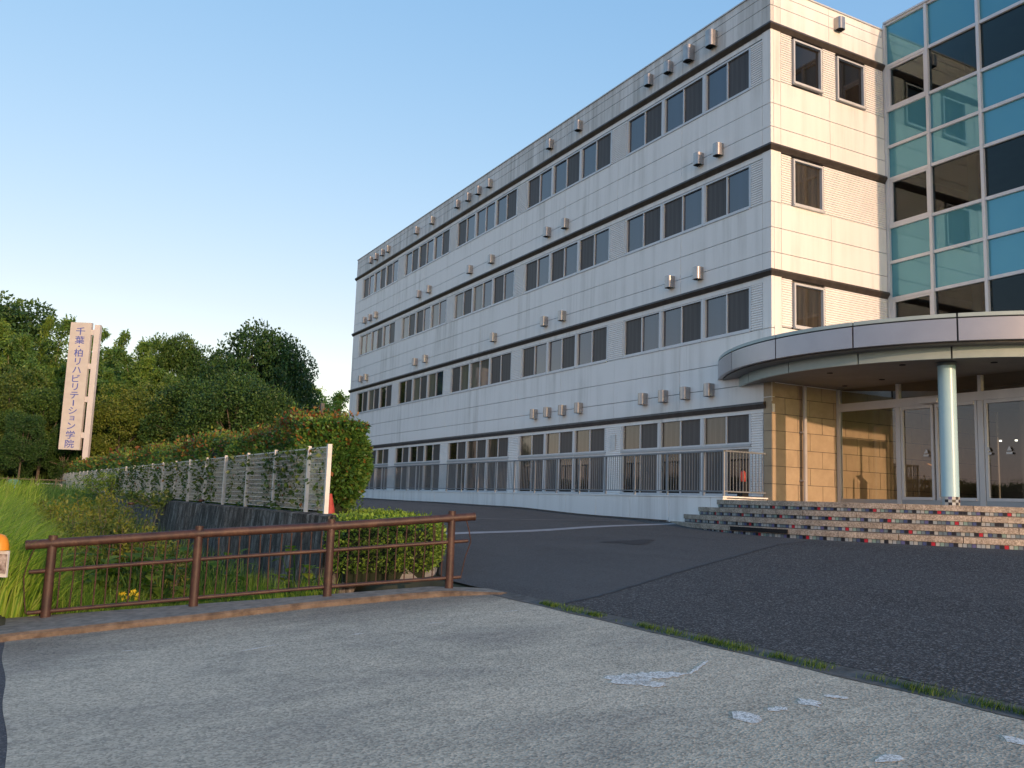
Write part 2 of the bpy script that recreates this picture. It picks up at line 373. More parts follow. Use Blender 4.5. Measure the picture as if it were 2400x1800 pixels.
lf_big = leaf_mat('large_leaf', [(.09,.17,.02), (.14,.25,.03), (.24,.32,.04)], .5, .75)
bark = mat_noise('bark', (.07,.055,.04), (.14,.12,.09), 6, .9)
culm = mat_noise('bamboo_culm', (.16,.17,.07), (.24,.23,.12), 4, .5)
yel = mat_noise('yellow_petal', (.65,.50,.02), (.75,.60,.05), 6, .6)

# ---------------------------------------------------------------- terrain
def sm(t): t = max(0., min(1., t)); return t*t*(3-2*t)
def zP(x, y):                         # the sloping forecourt and drive
    base = .0735*x
    if y < 19:
        wv = sm((19-y)/5.5); fl = min(base, 1.02); base = base*(1-wv) + fl*wv
    k = sm((y-14)/16)
    L = 1.26 + .11*sm((y-23)/6) + .05*sm((y-29)/8) + .05*sm((y-37)/10)
    return base*(1-k) + L*k
def zG(x, y):                         # natural ground everywhere else
    if x > 4.6 and y > 12.2 or (x > 5.3 and y <= 12.2): return zP(min(x, 30), y) - .03
    if y < 11.2: return .0735*max(-1, min(x, 30)) - .03
    z = -.15 + 1.35*sm((y-14)/44)
    if x < .2: z += .45*sm((.6-x)/1.2)*sm((40-y)/20)
    d = math.exp(-((x-2.6)/1.5)**2); z -= .45*d*sm((50-y)/20)
    return z
def grid(name, xs, ys, zf, mat, dz=0., maskf=None):
    mb = MB(); nx = len(xs); vs = [(x, y, zf(x, y)+dz) for y in ys for x in xs]
    fs = [(j*nx+i, j*nx+i+1, (j+1)*nx+i+1, (j+1)*nx+i) for j in range(len(ys)-1) for i in range(nx-1)
          if maskf is None or maskf((xs[i]+xs[i+1])/2, (ys[j]+ys[j+1])/2)]
    mb.add(vs, fs, 0, True); return mb.build(name, mat)
def lin(a, b, n): return [a+(b-a)*i/(n-1) for i in range(n)]
xs = [-500,-250,-120,-60,-30,-15,-8,-5,-3,-2] + lin(-1, 10, 45) + [12,14,16,18,22,30,60,150,500]
ys = [-400,-150,-60,-20,0,5] + lin(8, 30, 60) + lin(32, 64, 24) + [70,90,130,200,400,900]
tag(grid('ground', sorted(set(xs)), sorted(set(ys)), zG, earth), kind='structure')

# asphalt edge on the drive's left side
def poly_sheet(name, left, right, n, mat, dz, zf=zP):
    """strip between two poly-lines given as (y -> x) functions"""
    mb = MB(); return mb
def edge_left(y):                     # left boundary of the asphalt
    pts = [(-30,5.66),(10.3,5.66),(11.2,5.60),(12.0,5.62),(13.0,5.84),(15.1,6.85),(17.0,7.5),(19,7.9),(23,8.3),(70,8.3)]
    for (a, xa), (b, xb) in zip(pts, pts[1:]):
        if a <= y <= b: return xa+(xb-xa)*(y-a)/(b-a)
    return 8.3
def strip(name, ylist, xl, xr, nx, mat, dz):
    mb = MB(); vs = []; 
    for y in ylist:
        a, b = xl(y), xr(y)
        for i in range(nx): x = a+(b-a)*i/(nx-1); vs.append((x, y, zP(x, y)+dz))
    fs = [(j*nx+i, j*nx+i+1, (j+1)*nx+i+1, (j+1)*nx+i) for j in range(len(ylist)-1) for i in range(nx-1)]
    mb.add(vs, fs, 0, True); return mb.build(name, mat)
ylo = lin(-30, 8, 20) + lin(8.3, 22, 60) + lin(23, 70, 40)
tag(strip('asphalt_drive', ylo, edge_left, lambda y: 60., 90, asph_old, .004), kind='structure')
# newer, coarser asphalt in front of the steps, bounded by a seam
seam = [(5.70,9.05),(6.33,9.28),(7.6,9.95),(8.77,10.63),(10.3,11.4),(11.86,12.21),(12.95,12.75),(14.2,12.9),(16,12.4)]
def seam_y(x):
    for (a, ya), (b, yb) in zip(seam, seam[1:]):
        if a <= x <= b: return ya+(yb-ya)*(x-a)/(b-a)
    return 9.05 if x < 6 else 12.4
mb = MB(); xs2 = lin(5.70, 18.0, 42); vs = []; ny = 46
for x in xs2:
    for j in range(ny):
        y = -25 + (seam_y(x)+25)*(j/(ny-1))**.35; vs.append((x, y, zP(x, y)+.009))
mb.add(vs, [(i*ny+j, (i+1)*ny+j, (i+1)*ny+j+1, i*ny+j+1) for i in range(len(xs2)-1) for j in range(ny-1)], 0, True)
tag(mb.build('asphalt_forecourt', asph_new), kind='structure')
tar = mat_noise('tar_joint', (.014,.015,.017), (.03,.032,.035), 10, .8)
mb = MB()
fine = []
for (a, b) in zip(seam[:-1], seam[1:]):
    for i in range(8): fine.append((a[0]+(b[0]-a[0])*i/8, a[1]+(b[1]-a[1])*i/8 + random.uniform(-.025,.025)))
vs = []
for x, y in fine: vs += [(x, y-.02-random.random()*.02, zP(x,y)+.013), (x, y+.02+random.random()*.015, zP(x,y)+.013)]
mb.add(vs, [(2*i, 2*i+2, 2*i+3, 2*i+1) for i in range(len(fine)-1)])
tag(mb.build('asphalt_seam', tar), kind='structure')
# oil stain
mb = MB(); cx, cy = 11.3, 15.3; vs = [(cx, cy, zP(cx,cy)+.010)]
for k in range(26):
    a = 2*math.pi*k/26; rr = .55*(1+.35*math.sin(3*a+1)+.2*random.uniform(-1,1)); x, y = cx+rr*math.cos(a)*.9, cy+rr*math.sin(a)*.8; vs.append((x, y, zP(x,y)+.010))
mb.add(vs, [(0, 1+k, 1+(k+1) % 26) for k in range(26)]); tag(mb.build('oil_stain', tar), kind='structure')
# pale drain line across the drive
mb = MB(); vs = []
for i in range(40):
    x = 7.75 + (15.76-7.75)*i/39; y = 18.75 + .12*math.sin(i*.3)
    vs += [(x, y, zP(x,y)+.012), (x, y+.42, zP(x,y+.42)+.012)]
mb.add(vs, [(2*i, 2*i+2, 2*i+3, 2*i+1) for i in range(39)])
tag(mb.build('drain_channel', mat_noise('pale_channel', (.24,.25,.26), (.34,.35,.36), 4, .8)), kind='structure')
mb = MB(); vs = []
for i in range(30):
    x = 9.5 + 6.2*i/29; y = 23.6 - 3.2*i/29
    vs += [(x, y, zP(x,y)+.012), (x, y+.14, zP(x,y+.14)+.012)]
mb.add(vs, [(2*i, 2*i+2, 2*i+3, 2*i+1) for i in range(29)])
tag(mb.build('painted_line', gutter_m), kind='structure')
# brown dirt line at foot of the terrace wall
# concrete apron (the side road at the picture's bottom)
ya = lin(-30, 4, 18) + lin(4.3, 10.9, 40)
def ax(y): return 0.02 - .02*(y-8) + .012*math.sin(y*3.1)
def az(x): return .0735*x
mb = MB(); vs = []; nx = 34
for y in ya:
    a, b = ax(y), 5.42
    for i in range(nx): x = a+(b-a)*i/(nx-1); vs.append((x, y, az(x)+.004))
mb.add(vs, [(j*nx+i, j*nx+i+1, (j+1)*nx+i+1, (j+1)*nx+i) for j in range(len(ya)-1) for i in range(nx-1)], 0, True)
tag(mb.build('concrete_road', apron_m), kind='structure')
mb = MB(); vs = []
for y in ya: vs += [(-9, y, -.075-.0), (ax(y)+.01, y, az(ax(y))+.0)]
mb.add(vs, [(2*j, 2*j+1, 2*j+3, 2*j+2) for j in range(len(ya)-1)], 0, True)
tag(mb.build('side_road', asph_road), kind='structure')
# gutter strip between apron and asphalt
mb = MB(); vs = []
yg = lin(-25, 10.7, 110)
for y in yg:
    wv = .012*math.sin(y*5)+random.uniform(-.008,.008)
    vs += [(5.41+wv, y, az(5.41)+.008), (5.52, y, az(5.52)-.006), (5.68+random.uniform(-.01,.01), y, az(5.68)+.011)]
mb.add(vs, [f for j in range(len(yg)-1) for f in ((3*j,3*j+1,3*j+4,3*j+3),(3*j+1,3*j+2,3*j+5,3*j+4))])
tag(mb.build('gutter', mat_noise('gutter_dirt', (.05,.05,.045), (.13,.128,.118), 9, .9, bmp=.6, bscale=30)), kind='structure')
# kerb slab carrying the fence
kf = [(-6,10.35),(-.06,10.66),(1.14,10.69),(2.04,10.70),(3.18,10.78),(4.35,10.69),(4.95,10.58),(5.39,10.36),(5.62,10.30)]
kb = [(-6,12.1),(-.06,11.92),(1.14,11.72),(2.04,11.58),(3.18,11.38),(4.35,11.22),(4.95,11.14),(5.39,11.0),(5.62,10.85)]
def res(pts, n=10):
    o = []
    for a, b in zip(pts, pts[1:]):
        for i in range(n): o.append((a[0]+(b[0]-a[0])*i/n, a[1]+(b[1]-a[1])*i/n))
    return o+[pts[-1]]
F, B = res(kf), res(kb); mb = MB(); vs = []; nk = len(F)
for i, (f, b) in enumerate(zip(F, B)):
    j = random.uniform(-.012, .012); h = .075*min(1, (5.75-f[0])/.9+.05)
    vs += [(f[0], f[1]-.03+j, az(f[0])-.02), (f[0], f[1]+j, az(f[0])+h-.025), (f[0], f[1]+.035+j, az(f[0])+h), (b[0], b[1], az(b[0])+h), (b[0], b[1]+.02, az(b[0])-.5)]
fs = []; mi = []
for i in range(nk-1):
    for k in range(4):
        mb.add([vs[i*5+k], vs[(i+1)*5+k], vs[(i+1)*5+k+1], vs[i*5+k+1]], [(0,1,2,3)], 1 if k < 2 else 0)
mb.add([vs[(nk-1)*5+k] for k in range(5)], [(0,1,2,3,4)], 0)
tag(mb.build('kerb', [kerb_m, kerb_front_m]), kind='structure')
# worn paint marks on the apron
marks = [(1415,1592,1615,1581,.8),(1430,1602,1530,1595,1.0),(1615,1583,1660,1550,.15),(1718,1687,1780,1681,.85),(1800,1668,1845,1661,.4),(1872,1652,1920,1647,.8),(1560,1610,1480,1600,.6),
         (565,1528,655,1512,.15),(1000,1463,1042,1460,.15),(820,1490,855,1486,.15),(285,1528,315,1526,.15),(1180,1436,1215,1432,.12),(2360,1742,2400,1738,.6),(2050,1790,2110,1775,.4),(1930,1632,1990,1640,.3)]
def onplane(px, py):
    d = ray(px, py); t = -1.6/(d.z-.0735*d.x); return Vector((d.x*t, d.y*t, 0))
mb = MB()
for x0, y0, x1, y1, wd in marks:
    a, b = onplane(x0, y0), onplane(x1, y1); d = (b-a); L = d.length; d.normalize(); s = Vector((-d.y, d.x, 0)); n = max(6, int(L/.03)); up_, dn = [], []
    for i in range(n+1):
        t = i/n; hw = wd*.15*math.sqrt(max(0, 4*t*(1-t)))*(.45+.75*random.random())
        c = a+d*(L*t); 
        for q, l in ((c+s*hw, up_), (c-s*hw, dn)): l.append((q.x, q.y, az(q.x)+.009))
    for i in range(n): mb.add([dn[i], dn[i+1], up_[i+1], up_[i]], [(0,1,2,3)])
tag(mb.build('road_marking', paint_w), kind='structure')

# ---------------------------------------------------------------- school building
XA, YB = 17.31, 17.36
BX = 22.05
bld = empty('school_building', (XA, YB, 0), 'four-storey pale school block with long rows of windows, sunlit on its narrow side', 'building')
body = MB(); body.box(17.42, 34, 17.47, 53.0, -.5, 16.30)
body.build('core', backing, bld)
wl = MB(); G = .009
vj = [17.36, 17.69] + [17.73+3.47*k for k in range(1, 10)] + [52.25, 53.1]
rowsA = [(15.31,15.84,1),(15.84,16.20,1),(16.20,16.43,1),(12.91,13.60,0),(12.22,12.91,0),(11.71,12.22,0),(9.32,10.05,0),(8.62,9.32,0),(8.11,8.62,0),(5.72,6.50,0),(5.02,5.72,0),(4.49,5.02,0)]
par = MB()
for z0, z1, isp in rowsA:
    t = par if isp else wl
    for a, b in zip(vj, vj[1:]):
        off = random.uniform(0, .004)
        t.box(XA+off, 17.42, a+G*.6, b-G*.6, z0+G, z1-G)
# ends & corner strips beside windows
for z0, z1 in ((13.60,15.13),(10.05,11.55),(6.50,7.98),(1.9,4.38)):
    if z0 > 2: wl.box(XA+.001, 17.42, 17.361, 17.68, z0+G, z1+.08)
    wl.box(XA+.001, 17.42, 51.92, 53.1, z0+G, z1)
    wl.box(XA+.015, 17.42, 17.36, 53.0, z1-.17, z1+.05)          # head strip above the windows
wl.box(17.40, 34, 53.0, 53.1, 0, 16.4)
# narrow side (facing the camera)
xj = [17.31, 17.69, 19.65, 22.05]
for z0, z1, isp in rowsA:
    if z0 < 6.8 and z1 < 7: continue
    if isp: 
        for a, b in zip(xj, xj[1:]): wl.box(a+(G*.6 if a > 17.4 else .12), b-G*.6, YB+random.uniform(0,.003), 17.47, z0+G, z1-G)
    else:
        for a, b in zip(xj, xj[1:]): wl.box(a+(G*.6 if a > 17.4 else .12), b-G*.6, YB+random.uniform(0,.003), 17.47, z0+G, z1-G)
for z0, z1 in ((4.99, 5.72),(5.72,6.55)): wl.box(17.43, 22.05, YB, 17.47, z0+G, z1-G)
for z0, z1 in ((13.60,15.13),(10.05,11.55),(6.55,7.98)):
    wl.box(17.425, 17.69, YB+.001, 17.47, z0+G, z1+.08)
wl.box(17.43, 17.69, YB+.001, 17.47, 6.50, 6.56)
wl.build('wall', facade, bld); par.build('parapet', parapet, bld)
cp = MB(); cp.box(XA-.03, 17.6, 17.33, 53.13, 16.43, 16.47); cp.box(17.6, 22.05, 17.33, 17.6, 16.43, 16.47); cp.build('coping', alu, bld)
# window bays
bays = [(18.16,24.22),(25.12,31.26),(32.09,38.13),(38.95,44.91),(45.85,51.80)]
def ribs_A(y0, y1, z0, z1, pitch=.068):
    rib = MB(); rib.box(XA+.035, 17.415, y0, y1, z0, z1)
    z = z0+.01
    while z < z1-.03:
        rib.add([(XA+.035,y0+.01,z),(XA+.002,y0+.01,z+.012),(XA+.006,y0+.01,z+.042),(XA+.035,y0+.01,z+.05),
                 (XA+.035,y1-.01,z),(XA+.002,y1-.01,z+.012),(XA+.006,y1-.01,z+.042),(XA+.035,y1-.01,z+.05)],
                [(0,1,5,4),(1,2,6,5),(2,3,7,6),(0,3,2,1),(4,5,6,7)]); z += pitch
    rib.build('ribbed_panel', ribm, bld)
def ribs_B(x0, x1, z0, z1, pitch=.068):
    rib = MB(); rib.box(x0, x1, YB+.035, 17.465, z0, z1)
    z = z0+.01
    while z < z1-.03:
        rib.add([(x0+.01,YB+.035,z),(x0+.01,YB+.002,z+.012),(x0+.01,YB+.006,z+.042),(x0+.01,YB+.035,z+.05),
                 (x1-.01,YB+.035,z),(x1-.01,YB+.002,z+.012),(x1-.01,YB+.006,z+.042),(x1-.01,YB+.035,z+.05)],
                [(0,4,5,1),(1,5,6,2),(2,6,7,3),(0,1,2,3),(4,7,6,5)]); z += pitch
    rib.build('ribbed_panel', ribm, bld)
floorsA = [(13.60,14.95),(10.05,11.38),(6.50,7.83),(1.93,4.28)]
for z0, z1 in floorsA:
    ed = [17.69] + [v for b in bays for v in b] + [51.92]
    for i in range(0, len(ed), 2):
        ribs_A(ed[i]+.005, ed[i+1]-.005, z0+.012, z1-.02)
for z0, z1, wins in ((13.60,15.10,((18.14,19.38),(19.92,21.18))),(10.05,11.52,((18.10,19.37),)),(6.57,7.95,((18.10,19.37),))):
    e = 17.70
    for a, b in wins: ribs_B(e, a, z0+.012, z1-.02); e = b
    ribs_B(e, 22.05, z0+.012, z1-.02)
    if z0 > 13: wl2 = None
# projecting dark drip bands
def band(z, y_end, wrap):
    m = MB(); pr = [(0.01,z+.17),(-.085,z+.15),(-.10,z+.09),(-.02,z-.02),(.05,z-.03)]
    n = len(pr); y0 = YB
    A0 = [(XA+o, YB+o if wrap else 17.58, h) for o, h in pr]; A1 = [(XA+o, y_end, h) for o, h in pr]
    m.add(A0+A1, [(i, i+1, n+i+1, n+i) for i in range(n-1)] + [tuple(range(n, 2*n))[::-1]] + ([] if wrap else [tuple(range(n))]))
    if wrap:
        B1 = [(BX, YB+o, h) for o, h in pr]
        m.add(A0+B1, [(i, n+i, n+i+1, i+1) for i in range(n-1)])
    m.build('drip_band', bronze, bld)
band(15.13, 53.2, True); band(11.55, 53.2, True); band(7.97, 53.2, True); band(4.34, 53.2, False)

PM = {'c': g_clear, 's': g_screen, 'k': g_curtain, 'd': g_dark, 'b': g_brown, 'e': g_side}
CACHE = {}
def window(parent, x, y, z, rot, W, H, kinds, sill=True, fr=.055, name='window', proj=.02, label=None):
    key = (W, H, len(kinds), sill, fr, proj)
    n = len(kinds)
    if key not in CACHE:
        m = MB(); d0, d1 = -proj+.02, .09
        m.box(0, W, d0, d1, H-fr, H); m.box(0, W, d0, d1, 0, fr); m.box(0, fr, d0, d1, fr, H-fr); m.box(W-fr, W, d0, d1, fr, H-fr)
        for i in range(1, n): m.box(W*i/n-.022, W*i/n+.022, d0+.015, d1, fr, H-fr)
        if sill: m.box(-.01, W+.01, -.03-proj, .03, -.05, -.002)
        p0 = MB(); w0 = (W-2*fr)/n
        p0.box(0, w0-.0, .045, .06, 0, H-2*fr)
        me_f = m.build('window', alu); me_p = p0.build('pane', g_clear)
        CACHE[key] = (me_f.data, me_p.data); bpy.data.objects.remove(me_f); bpy.data.objects.remove(me_p)
    mf, mp = CACHE[key]
    o = bpy.data.objects.new(name, mf); COL.objects.link(o); o.parent = parent
    o.location = Vector((x, y, z)) - parent.location; o.rotation_euler.z = rot
    if label: o['label'] = label
    w0 = (W-2*fr)/n
    for i, k in enumerate(kinds):
        nm = {'c':'pane','s':'insect_screen','k':'curtained_pane','d':'pane','b':'pane','e':'pane'}[k]
        kk = (key, k)
        if kk not in CACHE:
            mm = mp.copy(); mm.materials.clear(); mm.materials.append(PM[k]); CACHE[kk] = mm
        p = bpy.data.objects.new(nm, CACHE[kk]); COL.objects.link(p); p.parent = o
        p.location = (fr+i*w0, .012 if k == 's' else random.uniform(.016,.024), fr)
        p.rotation_euler.z = random.uniform(-.0012, .0012)
    return o
pat = {0: ['cscscs','sccscs','sccccs','cssccs'.replace(' ',''),'sccssc'],
       1: ['csscsc','scscsc','kskcsc','kssckc','kkcscs'],
       2: ['sccscs','sccscs','skkkss','dskskc','dsksds'],
       3: ['bsbsbs','bsbsbs','dsbsbs','dsdsds','bsbsbs']}
for fi, (z0, z1) in enumerate(floorsA):
    for bi, (a, b) in enumerate(bays):
        W = (b-a)/3
        for k in range(4):
            yy = b-k*W; mm_ = MB(); h_ = .038
            mm_.box(XA+.018, 17.413, max(a, yy-h_), min(b, yy+h_), z0+.02, z1-.02); mm_.build('mullion', alu, bld)
        for k in range(3):
            ks = pat[fi][bi][2*k:2*k+2]
            yl = b - k*W - .012
            if fi < 3: window(bld, XA+.03, yl-.02, z0+.05, -math.pi/2, round(W-.07, 3), round(z1-z0-.06, 3), ks)
            else:
                window(bld, XA+.03, yl-.02, 3.38, -math.pi/2, round(W-.07, 3), .90, ks, sill=False)
                lo = ['ds','ds','sd','ds','ss'][(k+bi) % 5]
                window(bld, XA+.03, yl-.02, 1.96, -math.pi/2, round(W-.07, 3), 1.36, lo, sill=False, fr=.06, name='sliding_door')
for a, b in bays: tr = MB(); tr.box(XA+.0, XA+.07, a, b, 3.315, 3.385); tr.build('transom', alu_b, bld)
side_lab = [None]*4
window(bld, 18.19, YB+.0, 13.72, 0, 1.13, 1.32, 'd', fr=.05, proj=.05); window(bld, 19.97, YB, 13.68, 0, 1.16, 1.34, 'd', fr=.05, proj=.05)
window(bld, 18.15, YB+.0, 10.10, 0, 1.17, 1.34, 'e', fr=.055, proj=.05); window(bld, 18.15, YB, 6.62, 0, 1.17, 1.24, 'e', fr=.055, proj=.05)
# vent hoods
def hood(w_, h_, d_):
    m = MB(); pl_ = [(-w_/2, 0)]; r = w_*.34
    for k in range(7): a = math.pi - k/6*math.pi/2; pl_.append((-w_/2+r+r*math.cos(a), -(d_-r)-r*math.sin(a)))
    for k in range(7): a = math.pi/2 - k/6*math.pi/2; pl_.append((w_/2-r+r*math.cos(a), -(d_-r)-r*math.sin(a)))
    pl_.append((w_/2, 0)); k = len(pl_)
    m.add([(x, y, 0) for x, y in pl_]+[(x, y, h_) for x, y in pl_], [(i, i+1, k+i+1, k+i) for i in range(k-1)], 0, True)
    m.add([(x, y, h_) for x, y in pl_], [tuple(range(k))])
    m.add([(x*.94, y*.94, .04) for x, y in pl_], [tuple(range(k))[::-1]], 1)
    o = m.build('vent_hood', [steel, darkm]); me = o.data; bpy.data.objects.remove(o); return me
hd_s, hd_l = hood(.26, .37, .24), hood(.30, .50, .28)
VZ = [(15.83, [19.71,20.77], 1), (15.83, [21.8,22.85,27.19,29.3,34.6,35.7,36.8,38.0,41.06,43.12,47.41,48.35,49.39,50.34], 0),
      (12.2, [19.4,20.28,27.98,29.3,34.11,36.29,41.08,42.39,48.91,49.91,50.86], 0),
      (8.61, [20.27,21.61,28.01,29.33,33.62,41.1,42.44,50.0,50.97], 0),
      (5.02, [19.75,20.82,21.87,22.91,26.7,27.81,28.88,29.91], 0)]
for z, ylst, big in VZ:
    for y in ylst:
        o = bpy.data.objects.new('vent_hood', hd_l if big else hd_s); COL.objects.link(o); o.parent = bld
        o.location = Vector((XA-.002, y, z-.2-(.05 if big else 0))) - bld.location; o.rotation_euler.z = -math.pi/2
o = bpy.data.objects.new('vent_hood', hd_s); COL.objects.link(o); o.parent = bld; o.location = Vector((19.99, YB-.002, 15.80))-bld.location
# stone ground-floor wall in the entrance recess, running on inside the lobby
st = MB(); rows = [1.84,2.30,2.77,3.23,3.71,4.17,4.62,5.02]
for i, (z0, z1) in enumerate(zip(rows, rows[1:])):
    off = 17.79 if i % 2 == 0 else 17.33-.08+.08
    e = [17.32]
    x = 17.79 if i % 2 == 1 else 18.26
    while x < 26.9: e.append(x); x += .93
    e.append(27.0)
    for a, b in zip(e, e[1:]): st.box(a+.008, b-.008, YB+random.uniform(0,.006), 17.47, z0+.008, z1-.008)
    st.box(XA-.004+random.uniform(0,.004), 17.32-.004, YB+.006, 17.66, z0+.008, z1-.008)
st.build('stone_cladding', stone_w, bld)
pl = MB(); pl.box(XA+.003, XA+.02, YB+.01, 17.67, 1.84, 5.0); pl.box(17.33, 27, YB+.012, 17.42, 1.84, 5.0); pl.build('stone_joint', mat_noise('stone_joint', (.10,.085,.065), (.13,.11,.085), 5, .9), bld)
nt_ = MB(); nt_.box(XA-.012, XA+.0, 24.52, 24.80, 3.42, 3.95); nt_.build('notice_plate', white_p, bld)

# drain pipe
dp = MB(); dp.tube([(18.38,17.22,1.86),(18.38,17.22,4.98)], .055, 14)
for z in (2.4, 3.7): dp.box(18.31, 18.45, 17.21, 17.36, z, z+.04)
o = dp.build('drainpipe', mat_noise('pipe_paint', (.42,.39,.36), (.48,.45,.42), 4, .5)); tag(o, 'slim pale drainpipe against the stone wall beside the entrance', 'drainpipe')

# ---------------------------------------------------------------- glass wing
gw = empty('glass_wing', (BX, 12, 5), 'teal and clear glass curtain wall wing above the entrance canopy', 'building')
YC = [17.30,15.87,14.27,12.69,11.11,9.53,8.95]
ZC = [16.58,15.20,13.78,12.62,11.60,10.12,9.03,7.92,6.50,5.45]
kind = ['t','c','t','t','c','t','t','c','t']
for i, y in enumerate(YC):
    ms_ = MB(); ms_.box(BX-.07, BX+.10, y-.045, y+.045, 5.4, 16.6); ms_.build('mullion', alu, gw)
for z in ZC:
    mt = MB()
    for a, b in zip(YC, YC[1:]): mt.box(BX-.045, BX+.10, b+.046, a-.046, z-.045, z+.045)
    mt.build('transom', alu, gw)
cpp = MB(); cpp.box(BX-.10, 34, 8.90, 17.31, 16.605, 16.66); cpp.build('coping', alu, gw)
for j in range(len(ZC)-1):
    for i in range(len(YC)-1):
        a, b, z1, z0 = YC[i], YC[i+1], ZC[j], ZC[j+1]; k = kind[j]
        m = MB(); m.box(BX+.02, BX+.035, b+.045, a-.045, z0+.045, z1-.045)
        m.build('spandrel_glass' if k == 't' else 'clear_glass', teal if k == 't' else upglass, gw)
        if k == 'c' and i == 0:
            m = MB()
            for q in ((b+.046,b+.12),(a-.16,a-.046)): m.box(BX-.03, BX+.08, q[0], q[1], z0+.046, z1-.046)
            m.box(BX-.03, BX+.08, b+.12, a-.16, z1-.11, z1-.046); m.box(BX-.03, BX+.08, b+.12, a-.16, z0+.046, z0+.12)
            m.build('opening_sash', alu, gw)
# interior of the wing: slabs, ceilings, back wall
inn = MB()
for z0, z1 in ((15.35,16.4),(12.0,13.74),(8.4,10.08),(5.35,6.46)): inn.box(BX+.12, 33, 9.0, 17.30, z0-.02, z1)
inn.box(28, 28.2, 9.0, 17.3, 5.4, 16); inn.box(BX+.1, 33.5, 8.92, 8.98, 5.4, 16.5)
inn.box(23.2, 23.55, 15.2, 15.5, 5.4, 16.3)
inn.build('interior', plaster_in, gw)
cl = MB()
for z0 in (13.8, 10.15, 6.5):
    cl.box(24.6, 24.75, 10.5, 14.9, z0, z0+1.0)
cl.build('inner_partition', mat_noise('inner_dark', (.05,.05,.05), (.09,.09,.09), 2, .8), gw)

# ---------------------------------------------------------------- canopy
CX, CY = 22.2, 15.35
can = empty('entrance_canopy', (CX, CY, 5), 'curved grey metal canopy over the entrance, carried on a round pale column', 'canopy')
def arc_pt(r, a, z): return (CX+r*math.cos(R(a)), CY+r*math.sin(R(a)), z)
def ring(m, r0, r1, z0, z1, a0, a1, n=64, mi=0, caps=True, smooth=True):
    A = [a0+(a1-a0)*i/n for i in range(n+1)]
    O = []; 
    for a in A: O += [arc_pt(r1,a,z0), arc_pt(r1,a,z1)]
    m.add(O, [(2*i, 2*i+1, 2*i+3, 2*i+2) for i in range(n)], mi, smooth)
    I = []
    for a in A: I += [arc_pt(r0,a,z0), arc_pt(r0,a,z1)]
    m.add(I, [(2*i, 2*i+2, 2*i+3, 2*i+1) for i in range(n)], mi, smooth)
    T = []
    for a in A: T += [arc_pt(r0,a,z1), arc_pt(r1,a,z1)]
    m.add(T, [(2*i, 2*i+2, 2*i+3, 2*i+1) for i in range(n)], mi)
    Bm = []
    for a in A: Bm += [arc_pt(r0,a,z0), arc_pt(r1,a,z0)]
    m.add(Bm, [(2*i, 2*i+1, 2*i+3, 2*i+2) for i in range(n)], mi)
    if caps:
        for a in (a0, a1): m.add([arc_pt(r0,a,z0),arc_pt(r1,a,z0),arc_pt(r1,a,z1),arc_pt(r0,a,z1)], [(0,1,2,3)], mi)
A0, A1 = 136., 275.
jo = [157.4+19.2*k for k in range(-1, 7)]
def seg(name, r0, r1, z0, z1, mat, joints, gap=.16, parent=can):
    m = MB(); e = [A0]+[j for j in joints if A0+1 < j < A1-1]+[A1]
    for a, b in zip(e, e[1:]): ring(m, r0, r1, z0, z1, a+(gap if a > A0 else 0), b-(gap if b < A1 else 0), 20)
    return m.build(name, mat, parent)
seg('fascia', 6.28, 6.40, 5.28, 5.755, fascia_m, jo)
seg('top_trim', 6.25, 6.39, 5.79, 5.87, mint, jo)
seg('inner_band', 5.80, 5.88, 4.99, 5.30, mint, [j-1.2 for j in jo])
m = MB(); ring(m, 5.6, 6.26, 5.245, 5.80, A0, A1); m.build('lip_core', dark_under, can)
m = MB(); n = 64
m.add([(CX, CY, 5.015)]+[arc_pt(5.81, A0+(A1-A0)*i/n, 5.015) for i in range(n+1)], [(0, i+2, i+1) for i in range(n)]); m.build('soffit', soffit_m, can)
m = MB(); m.add([(CX, CY, 5.82)]+[arc_pt(6.27, A0+(A1-A0)*i/n, 5.82) for i in range(n+1)], [(0, i+1, i+2) for i in range(n)]); m.build('roof', mint, can)
for px, py, zz in ((2115,856,5),(2330,850,5),(1945,875,5),(2067,890,5),(1980,905,5)):
    d = ray(px, py); t = (5.005-1.6)/d.z; p = Vector((0,0,1.6))+d*t
    m = MB(); m.tube([(p.x,p.y,5.002),(p.x,p.y,5.02)], .07, 16); m.build('downlight', darkm, can)
colx, coly = 17.82, 12.57
m = MB(); m.tube([(colx,coly,2.03),(colx,coly,4.93)], .185, 40, caps=False); m.build('column', mint_col, can)
m = MB(); m.tube([(colx,coly,4.93),(colx,coly,5.0)], .21, 32); m.build('column_collar', mat_noise('collar_paint', (.09,.12,.13), (.12,.15,.16), 3, .5), can)
m = MB(); nn = 16
for i in range(nn):
    for j in range(3):
        a, b = 2*math.pi*i/nn, 2*math.pi*(i+1)/nn; z = 1.845+j*.062; rr = .192
        k = random.choice([3,0,6,0,7]) if (i+j) % 2 else random.choice([0,7,5,4])
        m.add([(colx+rr*math.cos(a),coly+rr*math.sin(a),z),(colx+rr*math.cos(b),coly+rr*math.sin(b),z),(colx+rr*math.cos(b),coly+rr*math.sin(b),z+.062),(colx+rr*math.cos(a),coly+rr*math.sin(a),z+.062)], [(0,1,2,3)], k)
m.build('column_mosaic', tile_ms, can)

